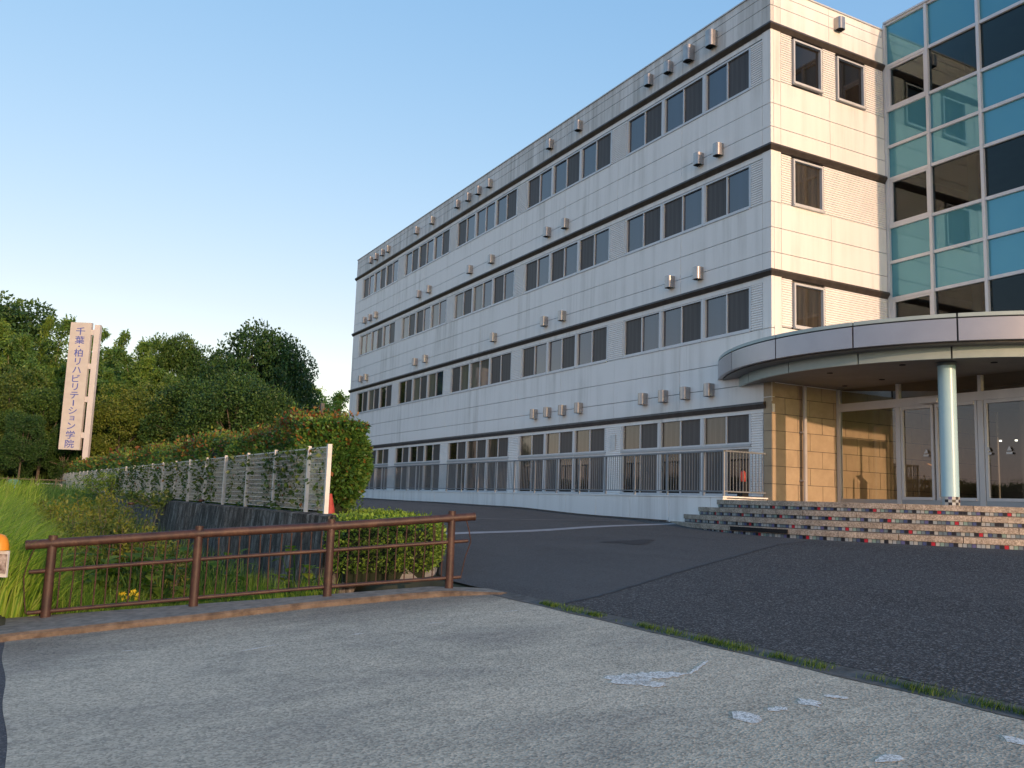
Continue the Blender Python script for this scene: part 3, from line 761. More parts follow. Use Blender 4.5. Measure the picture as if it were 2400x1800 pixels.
# ---------------------------------------------------------------- entrance steps
stp = empty('entrance_steps', (16, 14, 1.0), 'curved stone entrance steps with mosaic tile risers', 'steps')
tops = [1.84, 1.64, 1.435, 1.23]; rads = [6.88, 7.16, 7.44, 7.74]
def a_start(r): return math.degrees(math.acos(max(-1, -6.445/r)))
for k, (zt, r) in enumerate(zip(tops, rads)):
    a0 = a_start(r); a1 = 268.
    # slab blocks
    m = MB(); step = math.degrees(1.22/r); a = a0; j0 = random.uniform(.3, .9)
    cuts = [a0, a0+2.2]; x = a0+2.2+step*j0
    while x < a1: cuts.append(x); x += step*random.uniform(.93,1.05)
    cuts.append(a1)
    for q0, q1 in zip(cuts, cuts[1:]):
        ring(m, r-.5, r+random.uniform(-.004,.004), zt-.125, zt-.012, q0+.05, q1-.05, 4, smooth=False)
    sl = m.build('step_slab', slab_m, stp)
    m = MB(); ring(m, r-.5, r+.012, zt-.011, zt, a0, a1, 70); m.build('nosing', nose_m, sl)
    # mosaic riser strip under the slab
    m = MB(); zb = (tops[k+1] if k < 3 else .98); rr = r-.022
    ring(m, r-.5, rr-.006, zb-.02, zt-.123, a0, a1, 70, mi=8)
    tw = math.degrees(.078/rr); a = a0; idx = 0
    seq = [0,4,1,2,3,0,7,1,6,3,7,0,1,2,3,5]
    nrow = 1
    while a < a1-tw:
        k2 = seq[idx % 16] if random.random() > .2 else random.choice([0,1,7,2,3,4])
        if seq[idx % 16] == 5 and random.random() > .15: k2 = 5
        p0, p1 = a+tw*.07, a+tw*.93; za, zb2 = zb+.008 if k < 3 else zt-.205, zt-.133
        m.add([arc_pt(rr,p0,za),arc_pt(rr,p0,zb2),arc_pt(rr,p1,zb2),arc_pt(rr,p1,za)], [(0,1,2,3)], k2)
        a += tw; idx += 1
    m.build('mosaic_riser', tile_ms+[grout], stp)
m = MB(); n = 60; a0 = a_start(6.5) if 6.5 > 6.445 else 170
pts = [arc_pt(6.5, 172+(268-172)*i/n, 1.832) for i in range(n+1)]
m.add([(CX,CY,1.832)]+pts, [(0,i+1,i+2) for i in range(n)])
m.box(15.80, 22.0, 15.5, 17.50, 1.5, 1.828)
m.build('landing', mat_noise('landing_tile', (.26,.24,.21), (.33,.30,.27), 8, .6), stp)
# dark curved band over part of the lowest step
m = MB(); ring(m, 7.5, 7.768, 1.115, 1.205, 176.5, 189, 20); m.build('dark_step_band', darkm, stp)

# ---------------------------------------------------------------- storefront & lobby
def sx(y): return 19.80 + .03*(17.36-y)
sf = empty('entrance_storefront', (19.9, 14, 1.85), 'aluminium-framed glass entrance front with sliding doors under the canopy', 'storefront')
m = MB()
def vbar(y, wd, z0, z1, dp=.12): m.box(sx(y)-dp/2, sx(y)+dp/2, y-wd/2, y+wd/2, z0, z1)
def hbar(ya, yb, z0, z1, dp=.10, mm=None):
    (mm or m).bar((sx(ya), ya, (z0+z1)/2), (sx(yb), yb, (z0+z1)/2), dp, z1-z0)
for q in ((17.30, .10, 1.84, 5.0),(15.41, .13, 1.84, 4.38),(15.41, .09, 4.60, 5.0),(13.17, .14, 1.84, 4.38),(13.17, .09, 4.60, 5.0),(10.85, .12, 1.84, 5.0)):
    m = MB(); vbar(*q); m.build('mullion', alu, sf)
m = MB(); hbar(17.25, 10.9, 4.385, 4.60, .13); m.build('header_beam', alu, sf)
m = MB(); hbar(17.25, 10.9, 1.842, 1.99, .09); m.build('base_rail', alu_b, sf)
for nmx, (a, b) in (('sliding_door', (15.33, 14.42)), ('sliding_door', (14.36, 13.26)), ('sliding_door', (13.08, 12.05))):
    m = MB(); o_ = -.02
    for y in (a-.03, b+.03): m.box(sx(y)-.03+o_, sx(y)+.03+o_, y-.032, y+.032, 1.99, 4.38)
    m.box(sx(a)-.028+o_, sx(a)+.03+o_, b+.062, a-.062, 4.30, 4.38); m.box(sx(a)-.028+o_, sx(a)+.03+o_, b+.062, a-.062, 1.99, 2.06)
    d = m.build(nmx, alu, sf)
m = MB()
for a, b in ((17.25,15.48),(15.34,13.24),(13.10,10.91)):
    for z0, z1 in ((1.99,4.385),(4.60,5.0)):
        m.add([(sx(a),a,z0),(sx(b),b,z0),(sx(b),b,z1),(sx(a),a,z1)], [(0,1,2,3)])
m.build('glass', shopglass, sf)
m = MB()
for y, z in ((14.62,3.12),(13.0,3.12),(12.5,3.12)):
    x = sx(y)-.055
    m.add([(x,y+.06,z+.04),(x,y-.06,z+.04),(x,y,z+.15)], [(0,1,2)]); m.add([(x,y+.075,z-.04),(x,y-.075,z-.04),(x,y-.075,z+.01),(x,y+.075,z+.01)], [(0,1,2,3)])
m.build('door_sticker', white_p, sf)
for px_, py_ in ((2345,1035),(2382,1034)):
    q_ = at(px_, py_, 23.5); m = MB(); m.tube([q_, q_+Vector((.0,0,.04))], .032, 12)
    lm, lt, lp_ = nodes('lit_lamp'); lp_.inputs['Emission Color'].default_value = (1,.95,.85,1); lp_.inputs['Emission Strength'].default_value = .8; m.build('ceiling_lamp', lm, sf)
m = MB(); m.box(19.62, 19.78, 14.15, 14.65, 4.40, 4.52); m.build('door_sensor', alu, sf)
lob = MB()
lob.box(19.95, 27.3, 10.8, 17.3, 1.6, 1.835); lob.box(27, 27.2, 10.8, 17.3, 1.8, 5.3); lob.box(22.15, 27, 10.7, 10.8, 1.8, 5.3); lob.box(22.05, 27.2, 10.7, 17.3, 4.95, 5.3)
lob.build('lobby_shell', plaster_in, sf)
m = MB()   # glazed return on the sun side
m.box(20.02, 22.1, 10.82, 10.90, 4.385, 4.60); m.box(20.02, 22.1, 10.82, 10.90, 1.84, 1.95); m.box(20.95, 21.03, 10.82, 10.90, 1.95, 4.385); m.box(22.03, 22.12, 10.82, 10.9, 1.9, 5.0)
m.build('side_frame', alu, sf)
m = MB(); m.box(23.6, 23.9, 14.2, 14.5, 1.84, 4.95); m.box(24.9, 25.0, 11.2, 13.4, 1.84, 4.4); m.build('inner_column', plaster_in, sf)
# stand inside the doors
ls = empty('reception_stand', (20.9, 15.15, 1.84), 'wooden stand just inside the glass doors left of the column', 'stand')
m = MB(); m.box(20.75, 21.05, 14.95, 15.20, 1.84, 2.75); m.build('pedestal', mat_noise('pale_wood', (.40,.31,.19), (.50,.40,.26), 5, .5), ls)
m = MB(); m.bar((20.68,15.25,2.95),(21.0,14.98,2.78), .26, .03); m.build('sloping_top', mat_noise('orange_wood', (.45,.24,.08), (.55,.31,.12), 5, .5), ls)
m = MB()
for y in (14.3, 14.85): m.box(20.5, 20.54, y, y+.03, 1.84, 2.92)
m.box(20.5, 20.54, 14.3, 14.88, 2.88, 2.92); m.box(20.5, 20.54, 14.3, 14.88, 2.0, 2.03)
for q in range(4): m.box(20.5, 20.54, 14.42+q*.11, 14.435+q*.11, 2.03, 2.88)
o = m.build('umbrella_rack', darkm); tag(o, 'black metal rack inside the glass doors beside the wooden stand', 'rack')

# ---------------------------------------------------------------- terrace & railing
tc = empty('terrace', (15.8, 18, 1.9), 'long white raised terrace wall along the foot of the school block', 'terrace')
tj = [17.52,18.0,19.72,21.54,23.32,25.10,26.89,28.68,30.47,32.26,34.05,35.84,37.63,39.42,41.21,43.0,44.79,46.58,48.4,50.2,52,53.4]
m = MB()
for a, b in zip(tj, tj[1:]): m.box(15.76+random.uniform(0,.004), 15.9, a+.009, b-.009, .6, 1.885)
m.box(15.78, 17.40, 17.53, 53.4, .6, 1.86); m.build('wall', concrete_w, tc)
m = MB(); m.box(15.745, 17.30, 17.50, 53.4, 1.888, 1.925); m.build('edge_slab', concrete_w, tc)
m = MB()
vs = []
for i in range(60):
    y = 19.75+33*i/59; vs += [(15.66, y, zP(15.66,y)+.016), (15.755, y, zP(15.7,y)+.05)]
m.add(vs, [(2*i, 2*i+1, 2*i+3, 2*i+2) for i in range(59)]); tag(m.build('dirt_strip', mat_noise('brown_dirt', (.05,.035,.025), (.10,.07,.05), 6, .95)), kind='structure')
rail_s = mat_noise('rail_steel', (.17,.19,.205), (.22,.24,.255), 3, .5, metal=.2)
rl = empty('terrace_railing', (15.85, 18, 1.93), 'grey metal railing with close vertical bars along the terrace edge', 'railing')
XR = 15.83
m = MB(); m.box(XR-.03, XR+.03, 17.55, 53.2, 3.07, 3.11); m.box(XR, 17.28, 17.55, 17.60, 3.07, 3.11); m.build('top_rail', rail_s, rl)
m = MB(); m.box(XR-.015, XR+.015, 17.58, 53.2, 2.03, 2.065); m.box(XR+.015, 17.28, 17.56, 17.59, 2.03, 2.065); m.build('bottom_rail', rail_s, rl)
ypost = [17.575]+[18.36+1.51*k for k in range(0, 24)]
m = MB()
y = 17.575
k = 0
for y in [17.575,18.36,19.87,21.4,22.9,24.4,25.81]+[27.3+1.5*i for i in range(18)]: 
    m = MB(); m.box(XR-.022, XR+.022, y-.025, y+.025, 1.925, 3.068); m.build('post', mat_noise('post_paint', (.26,.28,.29), (.31,.33,.34), 3, .5) if k == 0 else bpy.data.materials['post_paint'], rl); k += 1
m = MB(); y = 17.7
while y < 53.1: m.box(XR-.008, XR+.008, y-.008, y+.008, 2.066, 3.069); y += .112
x = XR+.1
while x < 17.2: m.box(x-.008, x+.008, 17.567, 17.583, 2.066, 3.069); x += .112
m.build('bars', rail_s, rl)
# fire extinguisher box on terrace
fe = empty('fire_extinguisher', (17.05, 18.0, 1.93), 'small red fire extinguisher standing on the terrace behind the railing', 'fire extinguisher')
fx, fy = 16.75, 17.86
fe.location = (fx, fy, 1.93)
m = MB(); m.tube([(fx,fy,2.33),(fx,fy,2.35),(fx,fy,2.54),(fx,fy,2.60),(fx,fy,2.63)], .1, 14, rs=[.08,.095,.095,.06,.02]); m.build('cylinder', red_m, fe)
m = MB(); m.box(fx-.03, fx+.03, fy-.09, fy+.03, 2.63, 2.67); m.tube([(fx+.02,fy,2.64),(fx+.12,fy,2.6),(fx+.13,fy,2.4)], .012, 6); m.build('handle', darkm, fe)
m = MB(); m.box(fx-.11, fx+.11, fy-.1, fy+.1, 1.93, 2.33); m.build('stand', darkm, fe)

# ---------------------------------------------------------------- brown roadside fence
bf = empty('roadside_fence', (.36, 11.7, .06), 'low rusty brown pipe fence with rounded post caps on the kerb', 'fence')
posts = [(.36,11.70,.06),(1.93,11.44,.205),(3.50,11.18,.345),(5.07,10.92,.46)]
H = [1.0,1.0,.985,1.02]
for (x,y,z), h in zip(posts, H):
    m = MB(); m.tube([(x,y,z-.05),(x,y,z+h-.06),(x,y,z+h-.035)], .052, 18, rs=[.056,.05,.05], caps=False)
    p = m.build('post', rust, bf)
    m = MB(); m.tube([(x,y,z+h-.06),(x,y,z+h-.04),(x,y,z+h-.012),(x,y,z+h)], .06, 18, rs=[.054,.076,.079,.052]); m.build('cap', rust, p)
    m = MB(); m.tube([(x,y,z-.02),(x,y,z+.035)], .075, 14, rs=[.085,.062]); m.build('base_collar', rust_d, p)
def lerp(t, off):
    # point along the fence, t in post units
    i = max(0, min(2, int(math.floor(t)))); f = t-i; a, b = Vector(posts[i]), Vector(posts[i+1]); ha = H[i]*off; hb = H[i+1]*off
    p = a+(b-a)*f; p.z += ha+(hb-ha)*f; return p
for off, r, t0, t1, nm in ((.875,.054,-.16,3.19,'top_rail'),(.565,.024,-.135,3.15,'middle_rail'),(.105,.023,-.12,3.10,'bottom_rail')):
    m = MB(); ts = [t0]+[0,1,2,3]+[t1]
    for a, b in zip(ts, ts[1:]):
        if r > .03 and b-a > .5:
            e = .06; m.tube([lerp(a,off), lerp(a+e*.4,off), lerp(a+e,off), lerp(b-e,off), lerp(b-e*.4,off), lerp(b,off)], r, 14, rs=[.062,.060,r,r,.060,.062])
        else: m.tube([lerp(a,off), lerp(b,off)], r if r > .03 else r, 12)
    if r > .03:
        for t, s in ((t0,-1),(t1,1)): m.tube([lerp(t-.0*s,off), lerp(t+s*.012,off)], .058, 14)
    m.build(nm, rust, bf)
for i in range(3):
    m = MB()
    for k in range(12):
        t = i+(k+.9)/12.8; dx = random.uniform(-.012,.012); p0 = lerp(t, .11); p1 = lerp(t+random.uniform(-.006,.006), .785)
        mid = (p0+p1)/2 + Vector((dx, 0, 0)); m.tube([p0, mid, p1], .0085, 6)
        m.tube([p1, p1+Vector((0,0,.012)), p1+Vector((0,0,.03))], .013, 6, rs=[.009,.015,.008])
    m.build('balusters', rust_d, bf)
for s, pts in ((0, [lerp(-.10,.88), lerp(-.145,.70), lerp(-.165,.52), lerp(-.15,.30), lerp(-.13,.10)]), (1, [lerp(3.12,.88), lerp(3.155,.70), lerp(3.175,.55)]), (2, [lerp(3.175,.55), lerp(3.13,.35), lerp(3.10,.11)])):
    m = MB(); m.tube(pts, .0075, 6); m.build('end_hoop', rust_d, bf)
m = MB()
for t in (2.92, 2.86): m.tube([lerp(t,.58), lerp(t,.78)], .009, 6)
m.build('loose_rod', rust_d, bf)

# ---------------------------------------------------------------- retaining wall, mesh fence, hedge
DV = Vector((-.0389, .99924, 0)); NV = Vector((-DV.y, DV.x, 0))   # along fence, to its left
O0 = Vector((4.30, 14.08, 1.30))
def fl(s, side=0., z=0.): return O0 + DV*s + NV*side + Vector((0, 0, z))
rw = MB(); segs = 60; vs = []
for i in range(segs+1):
    s = -.55+64*i/segs; t = .05*math.sin(s*1.3)
    vs += [fl(s,.32+t,-2.2), fl(s,.16+t*.4,-.03), fl(s,.05,0), fl(s,-.30,0), fl(s,-.30,-2.2)]
rw.add(vs, [(5*i+k, 5*i+k+1, 5*i+k+6, 5*i+k+5) for i in range(segs) for k in range(4)]); rw.add(vs[:5], [(0,1,2,3,4)])
e0 = fl(-.55,-.3,0)
rw.box(e0.x, 5.75, e0.y, e0.y+.3, -.2, .62)
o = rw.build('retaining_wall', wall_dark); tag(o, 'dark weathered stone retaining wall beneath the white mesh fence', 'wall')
# raised planting bed behind it
bed = [(4.35,13.75),(5.80,13.15),(6.80,15.2),(7.42,17.1),(7.8,19),(8.2,23),(8.2,60),(2.6,60)]
m = MB(); m.add([(x,y,zP(max(x,5),y)+.12 if x > 4.5 else 1.25) for x, y in bed], [tuple(range(8))]); 
tag(m.build('planting_bed', earth), kind='structure')
kb2 = bed[1:7]; m = MB()
K = [Vector((5.0,13.30,0))]+[Vector((x,y,0)) for x, y in kb2[:1]]
KP = res([(4.4,13.35),(5.3,13.02),(5.62,13.0),(5.82,13.12),(6.0,13.45),(6.80,15.2),(7.42,17.1),(7.8,19),(8.2,23),(8.2,52)], 6)
vs = []
for i, (x, y) in enumerate(KP):
    a = Vector((*KP[max(i-1,0)], 0)); b = Vector((*KP[min(i+1,len(KP)-1)], 0)); d = (b-a).normalized(); nn_ = Vector((d.y,-d.x,0))
    z = zP(x, y)
    for off, h in ((.02,-.05),(.0,.14),(-.13,.15),(-.15,-.05)): vs.append((x+nn_.x*off, y+nn_.y*off, z+h))
m.add(vs, [(4*i+k, 4*i+4+k, 4*i+5+k, 4*i+1+k) for i in range(len(KP)-1) for k in range(3)]); m.add(vs[:4], [(0,1,2,3)])
tag(m.build('bed_kerb', gutter_m), kind='structure')
mf = empty('mesh_fence', fl(0), 'long white wire mesh fence overgrown with climbers on the dark retaining wall', 'fence')
pm = MB(); pm.box(-.03,.03,-.03,.03,0,1.12); po = pm.build('post', white_p); pme = po.data; bpy.data.objects.remove(po)
wire = MB()
for i in range(1, 34): u = 2*i/34; wire.box(u-.0025, u+.0025, -.003, .003, .04, 1.08)
for i in range(13): z = .05+i*1.02/12; wire.box(0.03, 1.97, -.0045, .0045, z-.004, z+.004)
wire.box(.03,1.97,-.012,.012,1.065,1.085)
wo = wire.build('mesh_panel', white_p); wme = wo.data; bpy.data.objects.remove(wo)
wire2 = MB()
for i in range(1, 15): u = .82*i/15; wire2.box(u-.0025, u+.0025, -.003, .003, .04, 1.08)
for i in range(13): z = .05+i*1.02/12; wire2.box(0.03, .79, -.0045, .0045, z-.004, z+.004)
wire2.box(.03,.79,-.012,.012,1.065,1.085)
wo = wire2.build('mesh_panel', white_p); wme2 = wo.data; bpy.data.objects.remove(wo)
angz = math.atan2(DV.y, DV.x)
for s in [0]+[1.02+2.0*k for k in range(31)]:
    o = bpy.data.objects.new('post', pme); COL.objects.link(o); o.parent = mf; o.location = fl(s)-mf.location
    if int(s) in (0,): o.scale = (1.15,1.15,1)
for k in range(30):
    o = bpy.data.objects.new('mesh_panel', wme); COL.objects.link(o); o.parent = mf; o.location = fl(1.02+2*k)-mf.location; o.rotation_euler.z = angz
o = bpy.data.objects.new('mesh_panel', wme2); COL.objects.link(o); o.parent = mf; o.location = fl(.1)-mf.location; o.rotation_euler.z = angz

# tall photinia hedge behind the fence
th = empty('tall_hedge', fl(5,-1.2,-.1), 'tall clipped hedge with reddish new leaves behind the white mesh fence', 'hedge')
core = MB(); vs = []
SE = [2.3,3,4]+[5+2*i for i in range(27)]
HC = -.80
def hw(s): return .60
def hh(s): return 1.56+.10*math.sin(s*.7)+.06*math.sin(s*1.9+1)
for s in SE:
    w2 = hw(s)-.12; h = hh(s)-.14
    for a, z in ((HC+w2*.9,-.2),(HC+w2,.6),(HC+w2,h-.25),(HC+w2-.25,h),(HC-w2+.25,h),(HC-w2,h-.25),(HC-w2,.6),(HC-w2*.8,-.2)):
        vs.append(fl(s, a, z))
n8 = 8; fs = [(n8*i+k, n8*i+k+1, n8*i+n8+k+1, n8*i+n8+k) for i in range(len(SE)-1) for k in range(n8-1)]
core.add(vs, fs); core.add(vs[:n8], [tuple(range(n8))])
core.build('shade_core', mat_noise('hedge_shadow', (.008,.014,.005), (.014,.022,.008), 3, .95), th)  # solid core against see-through; shade between leaves is put into its colour
P = []; Sz = []; Mi = []; NR = []
def hedge_leaf(s, a, z, nr, sz):
    p = fl(s, a, z); P.append(p); Sz.append(sz); NR.append(nr)
def add_hedge(n, s0, s1, sz):
    for _ in range(n):
        s = random.uniform(s0, s1); w2 = hw(s)+.04; h = hh(s); r = random.random()
        bumpy = .10*math.sin(s*2.3+1)+.07*math.sin(s*5.1)+.05*random.random()
        if r < .58:      # camera/left face
            z = random.uniform(-.1, h); rnd = .22*max(0, (z-h+.3)/.3)**2
            a = HC+w2-rnd+bumpy*.5*math.sin(z*4)+random.uniform(-.08,.05); nr = (NV.x, NV.y, .3)
        elif r < .9:
            a = random.uniform(HC-w2, HC+w2); z = h+bumpy*.8+random.uniform(-.12,.10); nr = (0,0,1)
            if random.random() < .14: z += random.uniform(.02,.20)
        else:
            z = random.uniform(-.1, h); a = HC-w2+random.uniform(-.05,.08); nr = (-NV.x,-NV.y,.3)
        hedge_leaf(s, a, z, nr, sz*random.uniform(.7,1.25))
        top = (z-h*.62)/(h*.38); pr = .02+.55*max(0, top)
        patch = .5+.5*math.sin(s*1.7+2)*math.sin(z*3+s)
        q = random.random()
        Mi.append(1 if q < pr*patch else (2 if q < pr*.9+.04 else 0))  # lime leaves gather towards the top: sun glow put into colour, beside new growth
add_hedge(24000, 2.1, 8, .072); add_hedge(21000, 8, 22, .10); add_hedge(17000, 22, 57, .16)
# rounded near end, bulging towards the drive
_e = at(780, 1100, 16.5); EC = Vector((_e.x, _e.y, 1.25))
for _ in range(17000):
    th_ = random.uniform(0, 2*math.pi); z = random.uniform(-.12, 1.66)
    u = (z-.86)/.86; rad = (1-abs(u)**3.2)**.5 if abs(u) < 1 else .1
    taper = 1.0 if z > .8 else .58+.53*z
    rr = (.60*rad*taper+.04)*(1+.07*math.sin(5*th_+z*4))*random.uniform(.90,1.03)
    if random.random() < .15: z = 1.62+random.uniform(-.08,.08); rr = .6*math.sqrt(random.random())
    P.append(Vector((EC.x+rr*math.cos(th_), EC.y+rr*math.sin(th_), EC.z+z))); NR.append((math.cos(th_), math.sin(th_), .3)); Sz.append(.085*random.uniform(.7,1.25))
    q = random.random(); Mi.append(1 if q < (.03+.22*max(0, z-1.2)) else (2 if q < .16 else 0))
V = leaf_quads(np.array(P), np.array(Sz), .55, np.array(NR), jit=.2)
quads('foliage', V, [lf_hedge, lf_red, lf_lime], Mi, th)
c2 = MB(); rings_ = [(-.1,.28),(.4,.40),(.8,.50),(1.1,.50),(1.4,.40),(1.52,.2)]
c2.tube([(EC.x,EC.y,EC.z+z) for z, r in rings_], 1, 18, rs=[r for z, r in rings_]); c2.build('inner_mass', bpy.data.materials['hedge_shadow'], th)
st_ = MB()
for k in range(4): st_.tube([(EC.x+.1*k-.15, EC.y+.1*(k%2), EC.z-.5),(EC.x+.1*k-.1, EC.y, EC.z+.4)], .03, 6)
st_.build('stem', bark, th)

# climbers on the mesh fence
P = []; Sz = []; NR = []; Mi = []
vs_ = [(.35,.25,.5),(1.5,.5,1.1),(2.6,.8,1.1),(3.4,.3,.8),(5.2,.5,.75),(6.3,.25,.45),(8.3,.6,1.0),(9.6,.7,1.1),(11.4,.6,1.0),(13.5,.8,1.1),(16,.9,1.1),(18.5,.8,1.0),(21,1,1.1),(24,1,1.0),(27,1.1,1.1),(31,1.0,.9),(35,.8,.6)]
for s0, ws, dens in vs_:
    for _ in range(int(560*dens*ws+90)):
        z = 1.12*random.random()**.8; s = s0+random.gauss(0, ws*.8)*(0.45+.6*z)
        if s < .15: continue
        P.append(fl(s, random.uniform(-.16,.01) if random.random() < .8 else .03, z)); Sz.append(random.uniform(.05,.10)); NR.append((NV.x,NV.y,-.1)); Mi.append(1 if random.random() < .035 else 0)
V = leaf_quads(np.array(P), np.array(Sz), .75, np.array(NR), droop=.2)
vo = quads('climbing_vines', V, [lf_vine, lf_red], Mi); tag(vo, 'green climbers growing through the white mesh fence', 'climbing plant', kind='stuff')

# low clipped azalea hedge beside the drive
ah = empty('low_hedge', (5.2,13.6,.5), 'low clipped yellow-green hedge at the corner of the drive behind the brown fence', 'hedge')
foot = [(4.22,12.98),(5.60,12.78),(5.86,13.10),(6.70,15.1),(7.30,17.0),(7.55,19),(7.0,21),(6.0,19.5),(5.1,17),(4.4,15)]
def inside(x, y, sc=0):
    c = False; n = len(foot); j = n-1
    for i in range(n):
        xi, yi = foot[i]; xj, yj = foot[j]
        if (yi > y) != (yj > y) and x < (xj-xi)*(y-yi)/(yj-yi)+xi: c = not c
        j = i
    return c
ctr = Vector((5.6,16,0))
def ztop(x, y): return 1.20+.04*math.sin(x*3+y)+.03*math.sin(y*2.1)
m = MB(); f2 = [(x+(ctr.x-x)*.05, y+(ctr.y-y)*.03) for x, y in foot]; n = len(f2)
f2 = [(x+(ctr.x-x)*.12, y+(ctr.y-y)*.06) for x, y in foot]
m.add([(x,y,.3) for x,y in f2]+[(x,y,ztop(x,y)-.10) for x,y in f2], [(i,(i+1)%n,n+(i+1)%n,n+i) for i in range(n)]+[tuple(range(n,2*n))]); m.build('shade_core', bpy.data.materials['hedge_shadow'], ah)  # solid core coloured with the low hedge's inner shade
P = []; Sz = []; NR = []; Mi = []
per = []
for i in range(n):
    a, b = Vector((*foot[i],0)), Vector((*foot[(i+1)%n],0)); per.append(((b-a).length, a, b))
per = per[:6]+per[-1:]
tot = sum(p[0]**1 for p in per)
for _ in range(26000):
    r = random.random()
    if r < .68:
        q = random.random()**1.0*tot
        for L, a, b in per:
            if q < L: break
            q -= L
        if a.y > 16 and random.random() < .6: continue
        p = a+(b-a)*(q/L); d = (b-a).normalized(); nn_ = Vector((d.y,-d.x,0)); z0 = zP(max(p.x,5.6),p.y)+.06
        zt_ = ztop(p.x,p.y); z = z0+(zt_-z0)*random.random(); u = (z-z0)/(zt_-z0)
        bul = .06*math.sin(math.pi*u)+.04*math.sin(q*6+z*5)+random.uniform(-.06,.03) - (.05*max(0,.25-u)/.25)
        P.append(Vector((p.x,p.y,z))+nn_*bul); NR.append((nn_.x,nn_.y,.35)); Sz.append(random.uniform(.04,.07)); Mi.append(1 if random.random() < .10+.45*max(0,u-.55) else 0)
    else:
        while True:
            x, y = random.uniform(4.2,7.6), 12.7+8.3*random.random()**1.5
            if inside(x, y): break
        P.append(Vector((x,y,ztop(x,y)+random.uniform(-.06,.05)+(random.random()<.1)*random.uniform(0,.07)))); NR.append((0,0,1)); Sz.append(random.uniform(.045,.075)); Mi.append(1 if random.random() < .7 else 0)
V = leaf_quads(np.array(P), np.array(Sz), .55, np.array(NR)); quads('foliage', V, [lf_azalea, lf_azalea_top], Mi, ah)

# faded traffic cone
cp_ = at(774, 1203, 14.6)
cn = empty('traffic_cone', (cp_.x, cp_.y, cp_.z-.3), 'faded red traffic cone at the end of the white mesh fence', 'traffic cone')
x, y, z = cp_.x, cp_.y, cp_.z-.3
m = MB(); m.tube([(x,y,z+.03),(x-.02,y,z+.62)], .1, 18, rs=[.135,.03]); m.build('cone_body', red_m, cn)
m = MB(); m.box(x-.19, x+.19, y-.19, y+.19, z, z+.03); m.build('base', red_m, cn)

# ---------------------------------------------------------------- name sign
def px_at(px, py, zc): return at(px, py, zc)
TLp, TRp, BLp = px_at(167.6,752,58), px_at(217,755,58), px_at(140,1054,58)
sg = empty('school_name_sign', (3, 65, 1.2), 'tall cream vertical name board with blue Japanese lettering on a post', 'sign')
bw = (TRp-TLp).length*.99; zt, zb = TLp.z, BLp.z
base = Vector(((BLp.x+TLp.x)/2, (BLp.y+TLp.y)/2, 0)); ud = Vector((TRp.x-TLp.x, TRp.y-TLp.y, 0)).normalized(); od = Vector((ud.y, -ud.x, 0))
def sp(u, o_, z): q = base+ud*u+od*o_; return (q.x, q.y, z)
def sbox(m, u0, u1, o0, o1, z0, z1, mi=0):
    m.add([sp(u0,o0,z0),sp(u1,o0,z0),sp(u1,o1,z0),sp(u0,o1,z0),sp(u0,o0,z1),sp(u1,o0,z1),sp(u1,o1,z1),sp(u0,o1,z1)], [(0,3,2,1),(4,5,6,7),(0,1,5,4),(1,2,6,5),(2,3,7,6),(3,0,4,7)], mi)
sg.location = (base.x, base.y, 1.2)
m = MB(); sbox(m, 0, bw, -.12, .12, zb, zt); m.build('board', sign_m, sg)
m = MB(); sbox(m, bw+.22, bw+.58, -.14, .14, 1.0, zt-.12); m.build('post', sign_post, sg)
m = MB(); Hh = zt-zb
for f in (.075,.345,.605,.885): sbox(m, bw+.001, bw+.219, -.08, .08, zt-Hh*f-.18, zt-Hh*f+.18)
m.build('bracket', sign_post, sg)
chars = '千葉・柏リハビリテーション学院'
hts = [1,1,.45,1,.95,.95,.95,.95,.95,.75,.95,.75,.95,1,1]
totl = sum(hts); pitchz = (Hh*.955)/totl; zc = zt-Hh*.035
dg = None; lv = MB()
for ch, h in zip(chars, hts):
    cell = pitchz*h; zmid = zc-cell/2; zc -= cell; um = bw*.50
    if ch == 'ー':
        sbox(lv, um-.035, um+.035, .122, .15, zmid-cell*.42, zmid+cell*.42); continue
    cu = bpy.data.curves.new('t', 'FONT'); cu.body = ch; cu.size = 1; cu.extrude = .0; cu.offset = .012; cu.resolution_u = 3
    to = bpy.data.objects.new('t', cu); COL.objects.link(to); bpy.context.view_layer.update()
    dg = bpy.context.evaluated_depsgraph_get(); me = bpy.data.meshes.new_from_object(to.evaluated_get(dg))
    cs = [v.co.copy() for v in me.vertices]
    if cs:
        mx0, mx1 = min(c.x for c in cs), max(c.x for c in cs); my0, my1 = min(c.y for c in cs), max(c.y for c in cs)
        sc = {'・': .5, 'ョ': .55}.get(ch, .66)
        k = sc*.98; cxm, cym = (mx0+mx1)/2, (my0+my1)/2
        vs = [sp(um+(c.x-cxm)*k, .125, zmid+(c.y-cym)*k*.86) for c in cs]
        lv.add(vs, [tuple(p.vertices) for p in me.polygons])
    bpy.data.objects.remove(to); bpy.data.curves.remove(cu); bpy.data.meshes.remove(me)
lv.build('lettering', letter_m, sg)

